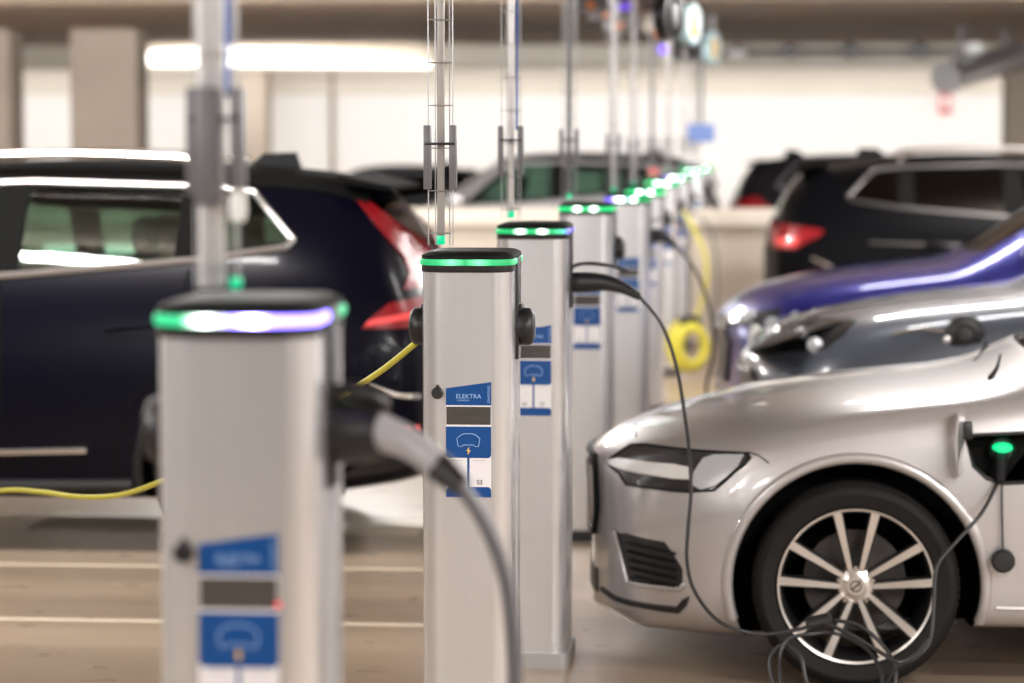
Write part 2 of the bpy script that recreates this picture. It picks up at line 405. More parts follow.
    MB().prism([(x+PX, z) for x, z in ((-.001, .981), (-.009, .970), (-.004, .970), (-.006, .9595), (.003, .972), (-.002, .972))], 'Y', F-.002, F).build('bolt_icon', M['yellow_print'], panel, smooth=None)
    txt('S3', .0165, .026, .883, M['ink'], 'post_number')
    txt('S4', .0165, -.034, .883, M['ink'], 'post_number')
    for xx in (-.034, .026):
        MB().box(xx+PX-.017, xx+PX+.017, F-.0012, F, .9445, .9455).build('caption_line', M['grey_print'], panel, smooth=None)
    return t
ROW = [  # px of centre, ring y, distance (near to far)
 (231.5, 321, 4.02, 'ring_violet', 'nearest white charging post, large and blurred, with green and violet ring and grey-handled plug'),
 (465.5, 262.5, 7.20, 'ring_soft', 'sharp white charging post with all-green ring, marked S3 on its blue panel'),
 (531.5, 231.5, 9.3, 'ring_violet_end', 'white charging post half hidden behind the sharp S3 post, black plug in its side'),
 (585.5, 209, 12.3, 'ring_green', 'white charging post just behind the black plug, its side socket closed'),
 (627, 199.5, 15.2, 'ring_mixed', 'white charging post with violet-white ring, blurred plug handle in its side'),
 (645, 192.5, 18.2, 'ring_far', 'white charging post sixth from the front, its post hidden behind the violet-ring one'),
 (662, 183.5, 21.2, 'ring_far', 'distant white charging post seventh from the front, twin bright spots on ring'),
 (677, 178, 24.0, 'ring_mixed', 'distant white charging post next to last but one in the row, pale violet ring'),
 (692, 171.5, 27.6, 'ring_far', 'farthest but one white charging post by the hanging yellow cable'),
 (702, 168.5, 31.0, 'ring_far', 'farthest white charging post, under the blue sign'),
]
proto = None; POSTS = []
for i, (px, ry, Y, ringm, lab) in enumerate(ROW):
    p = at(px, ry, Y)
    if proto is None: proto = make_charger(lab); o = proto
    else: o = dup(proto, (0, 0, 0), 0, lab)
    dz = p.z-RING_Z
    if abs(dz) < .006 or True: o.location = (p.x, Y+.165, max(dz, 0) if i == 0 else 0)
    if i and abs(dz) > .0: o.scale = (1, 1, p.z/RING_Z)
    POSTS.append(o)
for o, r in zip(POSTS, ROW): setmat(child(o, 'light_ring'), M[r[3]])
# plinth under the nearest post (it stands a little higher than the rest)
h0 = POSTS[0].location.z
pl = MB().prism(rrect(-.22, .22, -.28, .30, .02), 'Z', 0, h0).build('plinth', M['concrete'], None, (POSTS[0].location.x, POSTS[0].location.y, 0)); tag(pl, 'low concrete plinth under the nearest charging post', 'plinth')
setmat(child(POSTS[2], 'base_plate'), M['alu_dark'])
# red indicator on the nearest post's display
c = child(POSTS[0], 'info_panel')
MB().lathe([(0, -.1690), (.0035, -.1690), (.0035, -.166)], 'Y', 12, (.066, 0, 1.046)).build('red_indicator', M['red_led'], c)

# ------------------------------------------------------------------ risers (conduit and wire basket from each post up to the tray)
TRAY = 2.72
def make_riser(label):
    t = thing('cable_riser', label, 'cable riser', group='cable risers above the posts')
    H = TRAY
    MB().box(-.0095, .0095, -.0095, .0095, 0, H-1.5, .003).build('pole', M['pole'], t)
    w = MB()
    for x, y in ((-.031, -.02), (-.018, .03), (.020, .03), (.034, -.02)): w.tube([(x, y, -.002), (x, y, H-1.5)], .0017, 6)
    z = .03
    while z < H-1.5:
        w.tube([(-.031, -.02, z), (-.018, .03, z), (.020, .03, z), (.034, -.02, z)], .0015, 6); w.tube([(-.031, -.02, z), (.034, -.02, z)], .0013, 6); z += .112
    w.build('wire_basket', M['galv'], t)
    for x in (-.034, .034):
        MB().box(x-.0092, x+.0092, -.030, .004, .146, .314, .002).build('bracket', M['bracket'], t)
    MB().box(-.040, .040, -.0325, -.0135, .262, .269, .002).build('cable_tie', M['black'], t)
    MB().box(-.0105, .0105, -.0105, .0105, 0, .024, .002).build('collar_reflection', M['ring_reflection'], t)  # green reflection on the pole foot, built as a glowing collar
    return t
rp = None; RIS = []
rlabs = ['thick blurred grey conduit riser standing on the nearest violet-ring post', 'sharp grey conduit in a wire basket above the S3 post', 'pale conduit with blue cable above the half-hidden post with black plug',
         'dark conduit riser above the post with closed side socket', 'pale thin riser above the violet-white ring post', 'pale thin riser above the sixth post', 'dark riser carrying a small red tag',
         'thin distant riser above the eighth post', 'thin distant riser beside the blue sign, above the ninth post', 'farthest thin riser behind the blue sign']
for i, o in enumerate(POSTS):
    top = o.location.z + (RING_Z+.04)*o.scale.z
    if rp is None: rp = make_riser(rlabs[0]); r = rp
    else: r = dup(rp, (0, 0, 0), 0, rlabs[i])
    r.location = (o.location.x-(.083 if i else .052), o.location.y+.01, top); RIS.append(r)
    r.scale = (1, 1, (TRAY-top)/(TRAY-1.5))
for i in (0, 2, 4, 5): setmat(child(RIS[i], 'pole'), M['pale_pole'])
for i in (3, 6): setmat(child(RIS[i], 'pole'), M['bracket'])
for i, (x, r) in {0: (.017, .004), 2: (.019, .004)}.items():
    MB().tube([(x, -.008, .30), (x+.002, -.01, .6), (x, -.008, 1.2)], r, 8).build('blue_cable', M['blue_cable'], RIS[i])
MB().box(-.030, .006, -.034, -.012, .13, .315, .003).build('wide_bracket', M['bracket'], RIS[0])
MB().tube([(-.021, .008, .0), (-.021, .008, 1.2)], .0105, 10).build('second_conduit', M['pale_pole'], RIS[0])
c = child(RIS[0], 'collar_reflection'); c.location = (.030, -.02, 0); c.scale = (.75, .75, .7)
MB().lathe([(0, -.02), (.011, -.02), (.014, .0), (.011, .03), (0, .032)], 'Z', 16, (.034, -.02, .125)).build('cable_gland', M['white_plastic'], RIS[0])
MB().box(-.02, .05, -.03, -.012, .02, .07, .004).build('red_tag', M['sign_red'], RIS[6])

# ------------------------------------------------------------------ overhead tray, tap-off boxes, hanging discs
tx = POSTS[2].location.x
t = thing('cable_tray', 'overhead grey cable tray running above the whole row of posts', 'cable tray', (tx-.02, 0, TRAY))
for s in (-1, 1): MB().box(s*.17-.008, s*.17+.008, 3, 33.5, 0, .07, .003).build('side_rail', M['bracket'], t)
rung = MB().box(-.165, .165, -.014, .014, .002, .02).mesh('tray_rung', None); y = 3.1
while y < 33.4: obj('tray_rung', rung, M['bracket'], t, (0, y, 0)); y += .6
for k, yy in enumerate((5, 10, 15, 20, 25, 30)):
    MB().tube([(0, yy, .02), (0, yy, CEIL-TRAY)], .008, 8).build('hanger_rod', M['galv'], t)
for k, (dx, mm, lab) in enumerate(((-.10, 'orange', 'orange'), (-.03, 'cable', 'black'), (.05, 'grey_cable', 'grey'), (.11, 'cable', 'thick black'))):
    pts = [(tx-.02+dx+.02*math.sin(j*1.3+k), 3.2+j*1.5, TRAY+.04+.006*(k % 2)) for j in range(21)]
    tag(MB().tube(catmull(pts, 4), .016 if k < 3 else .024, 8).build('tray_cable', M[mm]), f'{lab} supply cable lying along the overhead tray', 'cable', 'cables on the overhead tray')
def tapoff(px, py, Y, lab):
    p = at(px, py, Y)
    t = thing('tap_off_box', lab, 'junction box', (p.x, p.y, p.z), 0, 'junction boxes under the tray')
    MB().box(-.13, .13, -.10, .10, -.02, .13, .01).build('box_body', M['bracket'], t)
    MB().tube([(0, 0, .12), (0, 0, CEIL-p.z)], .012, 8).build('hanger', M['galv'], t)
    MB().lathe([(0, -.135), (.025, -.135), (.032, -.115), (.032, -.09)], 'Y', 16, (.0, 0, .03)).build('switch_knob', M['orange'], t)
tapoff(592, 10, 19.6, 'grey junction box with orange knob hanging above and left of the fifth post')
tapoff(607, 18, 20.8, 'grey junction box with orange knob, second along the tray')
tapoff(620, 30, 22.9, 'grey junction box with orange knob, farthest of the three in a line')
def disc(px, py, Y, R, w, face, centre, rim, lab, ang=-.40):
    p = at(px, py, Y)
    t = thing('hanging_disc', lab, 'hanging sign', (p.x, p.y, p.z), 0, 'round discs hanging by the tray')
    f = MB().lathe([(0, w/2), (R*.86, w/2), (R*.86, -w/2), (0, -w/2)], 'X', 32).build('disc_face', M[face], t)
    q = MB().lathe([(R*.84, w/2+.006), (R, w/2+.003), (R, -w/2-.003), (R*.84, -w/2-.006)], 'X', 32, closed=True).build('rim', M[rim], t)
    c = MB().box(-w/2-.004, w/2+.004, -R*.32, R*.42, -R*.6, R*.5, .004).build('centre_mark', M[centre], t)
    h = MB().tube([(0, 0, R-.01), (0, 0, CEIL-p.z)], .008, 8).build('hanger', M['galv'], t)
    t.rotation_euler = (0, 0, ang)
disc(669, 16, 15, .13, .06, 'liner', 'black', 'black', 'black round disc hanging by the overhead tray')
disc(690, 24, 17, .125, .05, 'white_plastic', 'amber', 'cyan', 'white round disc with yellow centre and pale cyan rim')
disc(712, 48, 27.5, .155, .05, 'white_plastic', 'amber', 'cyan', 'smaller farther white disc with cyan rim near the beam')
p = at(652, 20, 21)
t = thing('ceiling_dome', 'white dome fixture with orange base hanging beside the black disc', 'ceiling fixture', p)
MB().lathe([(0, -.09), (.05, -.08), (.08, -.04), (.085, .01), (.07, .06), (0, .07)], 'Z', 24).build('dome', M['white_plastic'], t)
MB().tube([(0, 0, .06), (0, 0, CEIL-p.z)], .014, 8).build('stem', M['galv'], t)
MB().box(.02, .10, -.05, .03, -.13, -.06, .01).build('orange_base', M['orange'], t)
for px, py, Y, lab in ((625, 5, 20, 'small violet indicator lamp on the tray left of the white dome'), (664, 50, 26, 'small violet indicator lamp under the far end of the tray')):
    p = at(px, py, Y)
    v = thing('hanging_lamp', lab, 'indicator lamp', p, 0, 'violet lamps at the tray')
    MB().lathe([(0, -.03), (.045, -.03), (.055, .0), (.045, .04), (0, .045)], 'Z', 16).build('lens', M['violet'], v)
    MB().tube([(0, 0, .04), (0, 0, CEIL-p.z)], .007, 6).build('stem', M['bracket'], v)
p = at(701, 133, 30.3)
t = thing('bay_sign', 'blurred blue rectangular sign above the farthest post', 'sign', p)
MB().box(-.15, .15, -.015, .015, -.10, .10, .01).build('sign_board', M['sign_blue'], t)
MB().tube([(0, .02, -.09), (0, .02, CEIL-p.z)], .02, 8).build('sign_hanger', M['bracket'], t)
p = at(945, 103, 39.95)
t = thing('fire_sign', 'small red sign on the bright back wall at the right', 'sign', p)
MB().box(-.075, .075, -.03, .04, -.15, .15, .01).build('sign_plate', M['sign_red'], t)
MB().box(-.05, .05, -.034, -.02, -.06, .08, .004).build('pictogram', M['white_plastic'], t)

# ------------------------------------------------------------------ pipework and lights on the far beam
a, b = at(700, 52, 35.2), at(970, 52, 35.2)
t = thing('service_pipe', 'thin dark pipe along the beam in front of the bright wall', 'pipe', (0, 35.2, a.z))
MB().tube([(a.x, 0, 0), (b.x, 0, 0)], .035, 10).build('pipe', M['bracket'], t)
for px in (790, 850, 920):
    q = at(px, 52, 35.2); MB().box(q.x-.05, q.x+.05, -.06, .41, -.08, .10, .01).build('pipe_clip', M['bracket'], t)
q = at(737, 52, 34.9); t = thing('smoke_detector', 'small round white detector on the beam beside the pipe', 'detector', (q.x, 35.05, q.z-.02))
MB().lathe([(0, -.07), (.10, -.06), (.13, 0), (.13, .04), (0, .05)], 'Z', 24).build('dome', M['white_plastic'], t)
MB().box(-.03, .03, -.03, .56, .08, .12, .01).build('bracket', M['bracket'], t)
# grey ventilation duct with lamp at the right
a, b = at(945, 78, 30), at(1018, 56, 31.5)
t = thing('duct_fan', 'silver tubular jet fan slung from the ceiling at upper right', 'jet fan', ((a.x+b.x)/2, (a.y+b.y)/2, (a.z+b.z)/2))
u = (b-a)/2
MB().tube([-u, -u*.97, u*.97, u], [.17, .155, .155, .17], 24).build('fan_tube', M['galv'], t)
for s in (-.6, .6): MB().tube([u*s+Vector((0, 0, .1)), Vector(((u*s).x, (u*s).y, CEIL-(a.z+b.z)/2))], .02, 8).build('hanger', M['bracket'], t)
MB().lathe([(0, -.08), (.10, -.05), (.12, 0), (.1, .05), (0, .08)], 'Z', 20, (-.1, -.1, .2)).build('lamp', M['white_plastic'], t)
# long lit batten on the beam, upper left
a, b = at(140, 58, 35.3), at(432, 58, 35.3); t = thing('ceiling_light', 'long glowing white light along the beam at upper left', 'ceiling light', ((a.x+b.x)/2, 35.3, a.z))
L_ = (b.x-a.x)/2
prof = [(-L_, -.09), (L_, -.12), (L_*.98, -.08), (L_*.6, .03), (L_*.1, .11), (-L_*.5, .125), (-L_*.9, .09), (-L_, .04)]
MB().prism(prof, 'Y', -.06, .18).build('diffuser', M['lamp_tube'], t, smooth=None)
MB().box(-L_-.03, L_+.03, .17, .31, -.15, .17, .02).build('housing', M['cream'], t)

# glowing strip added on the parapet: bright bar seen in the black SUV's windows
a, b = at(44, 250, 24.85), at(139, 250, 24.85)
t = thing('added_wall_strip', 'added glowing strip seen through the side windows of the left black SUV', 'strip light', ((a.x+b.x)/2, 24.86, a.z))
L_ = (b.x-a.x)/2
MB().box(-L_, L_, -.04, .03, -.04, .04, .012).build('diffuser', M['lamp_tube'], t)
MB().box(-L_-.02, L_+.02, .02, .165, -.055, .055, .01).build('housing', M['white_plastic'], t)

# ------------------------------------------------------------------ cars
def boolean(o, cutter, op='DIFFERENCE'):
    md = o.modifiers.new('b', 'BOOLEAN'); md.object = cutter; md.operation = op; md.solver = 'EXACT'
    try: md.material_mode = 'INDEX'
    except Exception: pass
    dg = bpy.context.evaluated_depsgraph_get(); dg.update()
    me = bpy.data.meshes.new_from_object(o.evaluated_get(dg), preserve_all_data_layers=True, depsgraph=dg)
    o.modifiers.clear(); old = o.data; o.data = me; bpy.data.meshes.remove(old)
    cm = cutter.data; bpy.data.objects.remove(cutter); bpy.data.meshes.remove(cm)
def subsurf_mesh(me, lv):
    o = bpy.data.objects.new('tmp', me); COL.objects.link(o)
    md = o.modifiers.new('s', 'SUBSURF'); md.levels = lv; md.render_levels = lv
    dg = bpy.context.evaluated_depsgraph_get(); dg.update()
    m2 = bpy.data.meshes.new_from_object(o.evaluated_get(dg), depsgraph=dg)
    bpy.data.objects.remove(o); bpy.data.meshes.remove(me); return m2
def loft(rows, L, name, inset=0., lv=2):
    """rows: (x, setback, zt, w2, z2, w3, z3, w4, z4, w6, z6, zb)"""
    K = 9; loops = []
    for (x, st, zt, w2, z2, w3, z3, w4, z4, w6, z6, zb) in rows:
        half = [(0, zt), (w2*.55, zt-(zt-z2)*.28), (w2, z2), (w3, z3), (w4, z4), (w4*.45+w6*.55+.012, z4*.45+z6*.55), (w6, z6), (w6-.13, zb), (0, zb)]
        if inset:
            half = [(max(y-inset, 0) if y > .01 else 0, z-inset if k < 3 else z) for k, (y, z) in enumerate(half)]
        sg = 1 if x < L/2 else -1
        fx = lambda y: x + sg*st*(abs(y)/.92)**2.4
        loops.append([(fx(y), y, z) for y, z in half] + [(fx(y), -y, z) for y, z in reversed(half[1:-1])])
    n = len(loops[0]); v = [p for l in loops for p in l]; f = []
    for i in range(len(loops)-1):
        for k in range(n): f.append((i*n+k, i*n+(k+1) % n, (i+1)*n+(k+1) % n, (i+1)*n+k))
    for base, rev, row in ((0, 1, rows[0]), ((len(loops)-1)*n, 0, rows[-1])):     # bowed end caps
        cols = []
        for k in range(1, K-1):
            x, st = row[0], row[1]; sg = 1 if x < L/2 else -1
            _, y, z = v[base+k]; ids = [base+k]
            for u in (.5, 0, -.5):
                ids.append(len(v)); v.append((x+sg*st*(abs(y*u)/.92)**2.4, y*u, z))
            cols.append(ids+[base+n-k])
        fc = [(base, cols[0][j], cols[0][j+1]) for j in range(4)]
        for A_, B_ in zip(cols, cols[1:]): fc += [(A_[j], B_[j], B_[j+1], A_[j+1]) for j in range(4)]
        fc += [(cols[-1][j], base+K-1, cols[-1][j+1]) for j in range(4)]
        f += fc
    me = MB().add(v, f).mesh(name, None)
    bm = bmesh.new(); bm.from_mesh(me)
    cl = bm.edges.layers.float.get('crease_edge') or bm.edges.layers.float.new('crease_edge')
    for e in bm.edges:
        if len(e.link_faces) == 2:
            a = e.calc_face_angle(0)
            if a > .9: e[cl] = .35
    bm.to_mesh(me); bm.free()
    return subsurf_mesh(me, lv)
class Body:
    def __init__(s, rows, L, name):
        s.me = loft(rows, L, name)
        bm = bmesh.new(); bm.from_mesh(s.me); s.bvh = BVHTree.FromBMesh(bm); bm.free(); s.rows = rows; s.L = L; s.name = name
    def hit(s, p, d):
        h = s.bvh.ray_cast(Vector(p), Vector(d))
        return (h[0], h[1]) if h[0] is not None else (None, None)
    def cast(s, q, ax, side):
        """q 2-D: ax 'Y' -> (x,z) from side -1/+1; ax 'X' -> (y,z) from the front (-1) or rear (+1)"""
        if ax == 'Y': h, n = s.hit((q[0], side*3, q[1]), (0, -side, 0)); d = Vector((0, side, 0))
        elif ax == 'Z': h, n = s.hit((q[0], q[1], 4), (0, 0, -1)); d = Vector((0, 0, 1))
        else: h, n = s.hit((-3 if side < 0 else 9, q[0], q[1]), (-side, 0, 0)); d = Vector((side, 0, 0))
        if h is None: return None, None
        if n.dot(d) < 0: n = -n
        return h, n
    def path(s, pts, ax='Y', side=-1, off=.0, n=8, smooth=True, closed=False):
        P = [(p[0], 0, p[1]) for p in pts]
        if smooth: P = catmull(P, n, closed)
        else:
            Q = []
            for i in range(len(P) if closed else len(P)-1):
                a, b = Vector(P[i]), Vector(P[(i+1) % len(P)]); Q += [a.lerp(b, j/n) for j in range(n)]
            P = Q if closed else Q+[Vector(P[-1])]
        out = []
        for p in P:
            h, nn = s.cast((p[0], p[2]), ax, side)
            if h is not None: out.append(h+nn*off)
        return out
    def patch(s, poly, ax='Y', side=-1, off=.003, th=.012, maxe=.05):
        bm = bmesh.new(); vs = [bm.verts.new((p[0], p[1], 0)) for p in poly]; bm.faces.new(vs)
        bmesh.ops.triangulate(bm, faces=bm.faces[:])
        for _ in range(7):
            es = [e for e in bm.edges if e.calc_length() > maxe]
            if not es: break
            bmesh.ops.subdivide_edges(bm, edges=es, cuts=1); bmesh.ops.triangulate(bm, faces=[f for f in bm.faces if len(f.verts) > 3])
        bm.verts.index_update()
        V1 = []; V0 = []; last = None
        for v in bm.verts:
            h, n = s.cast((v.co.x, v.co.y), ax, side)
            if h is None: h, n = last if last else (Vector((v.co.x, side*.9, v.co.y)), Vector((0, side, 0)))
            last = (h, n); V1.append(h+n*off); V0.append(h+n*(off-th))
        k = len(V1); F = []
        for f in bm.faces:
            ids = [v.index for v in f.verts]; F.append(tuple(ids)); F.append(tuple(i+k for i in reversed(ids)))
        for e in bm.edges:
            if len(e.link_faces) == 1:
                a, b = (v.index for v in e.verts); F.append((a, b, b+k, a+k))
        bm.free(); return MB().add(V1+V0, F)

SUV = [
 (0.00, .27, .80, .50, .76, .68, .70, .74, .58, .68, .34, .26),
 (0.05, .27, .865, .58, .82, .78, .75, .85, .62, .78, .31, .22),
 (0.14, .24, .93, .66, .89, .84, .82, .90, .66, .84, .29, .21),
 (0.33, .15, .995, .70, .965, .87, .90, .935, .70, .88, .27, .21),
 (0.60, .05, 1.045, .72, 1.02, .885, .955, .945, .74, .90, .26, .21),
 (0.92, 0, 1.085, .73, 1.06, .89, .995, .95, .76, .90, .26, .21),
 (1.20, 0, 1.105, .735, 1.085, .89, 1.03, .95, .77, .90, .26, .21),
 (1.32, 0, 1.13, .72, 1.10, .89, 1.05, .95, .77, .90, .26, .21),
 (1.68, 0, 1.37, .67, 1.32, .885, 1.085, .95, .78, .90, .26, .21),
 (2.02, 0, 1.585, .62, 1.535, .885, 1.11, .95, .78, .90, .26, .21),
 (2.35, 0, 1.66, .60, 1.615, .885, 1.13, .95, .79, .90, .26, .21),
 (2.90, 0, 1.685, .595, 1.64, .885, 1.155, .95, .80, .90, .26, .21),
 (3.45, 0, 1.675, .585, 1.63, .88, 1.19, .95, .82, .90, .26, .21),
 (3.90, .01, 1.65, .57, 1.60, .875, 1.23, .945, .84, .89, .27, .22),
 (4.20, .03, 1.62, .555, 1.56, .865, 1.25, .94, .85, .88, .29, .24),
 (4.37, .06, 1.585, .54, 1.51, .85, 1.25, .93, .86, .87, .31, .26),
 (4.52, .09, 1.42, .56, 1.36, .83, 1.21, .91, .85, .86, .33, .28),
 (4.63, .12, 1.20, .60, 1.16, .82, 1.09, .885, .82, .84, .35, .30),
 (4.68, .13, 1.02, .62, 1.00, .80, .95, .86, .78, .82, .38, .33),
 (4.70, .13, .90, .56, .88, .74, .84, .78, .70, .74, .42, .38),
]
EST = [
 (0.00, .33, .685, .48, .65, .62, .59, .66, .50, .62, .27, .17),
 (0.035, .33, .730, .55, .69, .72, .63, .79, .52, .74, .235, .135),
 (0.13, .29, .785, .62, .75, .80, .69, .87, .54, .82, .205, .125),
 (0.34, .18, .850, .68, .825, .86, .765, .915, .58, .87, .185, .12),
 (0.62, .07, .905, .70, .885, .88, .83, .925, .62, .89, .18, .12),
 (0.91, 0, .932, .71, .915, .885, .880, .925, .64, .89, .21, .18),
 (1.18, 0, .953, .715, .942, .885, .912, .925, .66, .89, .21, .18),
 (1.36, 0, .970, .70, .955, .885, .935, .925, .68, .89, .21, .18),
 (1.76, 0, 1.215, .63, 1.165, .88, .965, .925, .70, .89, .21, .18),
 (2.14, 0, 1.375, .58, 1.33, .88, .975, .925, .71, .89, .21, .18),
 (2.50, 0, 1.425, .56, 1.385, .88, .985, .925, .72, .89, .21, .18),
 (3.00, 0, 1.435, .55, 1.395, .875, 1.00, .925, .72, .89, .21, .18),
 (3.55, 0, 1.415, .54, 1.37, .87, 1.02, .92, .74, .88, .22, .19),
 (4.05, .03, 1.375, .52, 1.325, .855, 1.04, .91, .76, .87, .24, .21),
 (4.38, .07, 1.29, .51, 1.23, .83, 1.04, .89, .78, .85, .27, .23),
 (4.58, .11, 1.09, .56, 1.05, .80, .98, .86, .76, .83, .30, .26),
 (4.70, .14, .92, .58, .90, .77, .86, .82, .72, .79, .33, .28),
 (4.76, .15, .80, .50, .78, .70, .74, .73, .62, .70, .37, .33),
]
def finish_body(B, wheels, arch_r, dlo, ws, rg_, cab, extra=None):
    """cut the wheel arches, hollow the cabin and open the windows"""
    me = B.me.copy()
    me.materials.clear(); me.materials.append(M['silver']); me.materials.append(M['liner'])
    o = bpy.data.objects.new('body', me); COL.objects.link(o)
    def cut(mb):
        cm = mb.mesh('cut', None); cm.materials.append(M['silver']); cm.materials.append(M['liner'])
        for p in cm.polygons: p.material_index = 1
        c = bpy.data.objects.new('cut', cm); COL.objects.link(c); boolean(o, c)
    for wx, wz in wheels:
        for s in (-1, 1):
            mb = MB().lathe([(arch_r, s*.60), (arch_r, s*1.3)], 'Y', 72, (wx, 0, wz))
            cut(mb)
    x0, x1, fz, ins = cab
    rows = [list(r) for r in B.rows if x0 <= r[0] <= x1]
    for r in rows:
        r[1] = 0; r[9] = r[7]; r[10] = fz+.05; r[11] = fz; r[8] = max(r[8], fz+.2)
    cm = loft([tuple(r) for r in rows], B.L, 'cabin', ins, 1)
    mb = MB().add([v.co[:] for v in cm.vertices], [tuple(p.vertices) for p in cm.polygons]); cut(mb)
    cut(MB().prism(dlo, 'Y', -2, 2))
    cut(MB().prism([(-ws[1], ws[0]), (ws[1], ws[0]), (ws[3], ws[2]), (-ws[3], ws[2])], 'X', ws[4], ws[5]))
    cut(MB().prism([(-rg_[1], rg_[0]), (rg_[1], rg_[0]), (rg_[3], rg_[2]), (-rg_[3], rg_[2])], 'X', rg_[4], rg_[5]))
    if extra:
        for mb in extra: cut(mb)
    me = o.data; bpy.data.objects.remove(o)
    me.shade_smooth(); me.set_sharp_from_angle(angle=math.radians(38))
    return me

# one road wheel, hub on the origin, outer face towards -Y
def make_wheel(parent, wx, y, R, rr, side, name='wheel'):
    k = R/.335; q = rr/.252
    ty = MB().lathe([(rr*.985, -.085), (rr*1.03, -.105), (R*.90, -.118), (R*.965, -.108), (R*.992, -.09), (R, -.05), (R, .05), (R*.99, .09), (R*.95, .112), (rr*1.03, .11), (rr*.985, .09)], 'Y', 72, closed=True)
    for a in range(72):  # shoulder tread blocks
        t = a*2*PI/72
        c, s = math.cos(t), math.sin(t); e = Vector((-s, 0, c))*.009
        p0 = Vector((c, 0, s))*(R*.970); p1 = Vector((c, 0, s))*(R*.999)
        ty.add([p0-e+Vector((0, -.111, 0)), p0+e+Vector((0, -.111, 0)), p1+e+Vector((0, -.085, 0)), p1-e+Vector((0, -.085, 0)), p0-e*.8+Vector((0, -.1, 0)), p0+e*.8+Vector((0, -.1, 0)), p1+e*.8+Vector((0, -.08, 0)), p1-e*.8+Vector((0, -.08, 0))],
               [(0, 1, 2, 3), (7, 6, 5, 4), (0, 4, 5, 1), (1, 5, 6, 2), (2, 6, 7, 3), (3, 7, 4, 0)])
    w = ty.build(name, M['rubber'], parent, (wx, y, R))
    if side > 0: w.rotation_euler = (0, 0, PI)
    MB().lathe([(rr, -.098), (rr*.985, -.103), (rr*.955, -.098), (rr*.93, -.07), (rr*.90, .08), (rr, .09)], 'Y', 64, closed=True).build('rim_barrel', M['dark_rim'], w)
    MB().lathe([(rr*1.0, -.100), (rr*.995, -.1055), (rr*.968, -.1035), (rr*.966, -.098)], 'Y', 64, closed=True).build('rim_lip', M['bright'], w)
    MB().lathe([(0, .03), (rr*.66, .03), (rr*.66, .055), (0, .055)], 'Y', 40).build('brake_disc', M['iron'], w)
    sp = MB(); dk = MB()
    for n in range(5):
        c0 = PI/2+n*2*PI/5
        for s in (-1, 1):
            a1 = c0+s*math.radians(14.5); a0 = c0+s*math.radians(20)
            P0 = Vector((math.cos(a0), 0, math.sin(a0)))*rr*.20; P1 = Vector((math.cos(a1), 0, math.sin(a1)))*rr*.97
            d = (P1-P0).normalized(); nrm = Vector((-d.z, 0, d.x))
            def bar(mb, w0, w1, ya, yb, dep):
                v = []
                for P, ww, yy in ((P0, w0, ya), (P1, w1, yb)):
                    for t_, dd in ((-1, 0), (1, 0), (1, dep), (-1, dep)): v.append(P+nrm*ww*t_+Vector((0, yy+dd, 0)))
                mb.add(v, [(3, 2, 1, 0), (4, 5, 6, 7), (0, 1, 5, 4), (1, 2, 6, 5), (2, 3, 7, 6), (3, 0, 4, 7)])
            bar(sp, .0075*q, .0135*q, -.088, -.100, .006); bar(dk, .013*q, .017*q, -.082, -.094, .05)
    dk.build('spoke_backs', M['dark_rim'], w, smooth=None); sp.build('spokes', M['bright'], w, smooth=None)
    hb = MB().lathe([(0, -.094), (.030, -.094), (.034, -.090), (.058*q, -.080), (.060*q, -.04), (0, -.04)], 'Y', 32).build('hub_cap', M['bright'], w)
    nu = MB()
    for n in range(5):
        a = PI/2+n*2*PI/5; nu.lathe([(0, -.088), (.009, -.088), (.010, -.07)], 'Y', 6, (.056*q*math.cos(a), 0, .056*q*math.sin(a)))
    nu.build('wheel_nuts', M['chrome'], w)
    eb = MB().tube([(.017*math.cos(a*PI/12), -.0955, .017*math.sin(a*PI/12)) for a in range(24)], .0022, 6, True); eb.tube([(-.012, -.096, -.010), (.012, -.096, .010)], .0035, 6); eb.tube([(.010, -.0955, .014), (.019, -.0955, .021)], .002, 6)
    eb.build('hub_emblem', M['iron'], w)
    return w
def seats(root, xs, z0, h):
    for x, n in xs:
        for y in ((-.38, .38) if n == 2 else (-.42, 0, .42)):
            m = MB().box(x-.03, x+.11, y-.24, y+.24, z0, z0+h, .05); m.box(x-.36, x+.05, y-.24, y+.24, z0-.12, z0+.06, .04)
            s = m.build('seat', M['seat'], root)
            hr = MB().box(x+.05, x+.14, y-.12, y+.12, z0+h+.03, z0+h+.20, .04)
            hr.tube([(x+.09, y-.05, z0+h-.02), (x+.09, y-.05, z0+h+.06)], .006, 6); hr.tube([(x+.09, y+.05, z0+h-.02), (x+.09, y+.05, z0+h+.06)], .006, 6)
            hr.build('headrest', M['seat'], s)

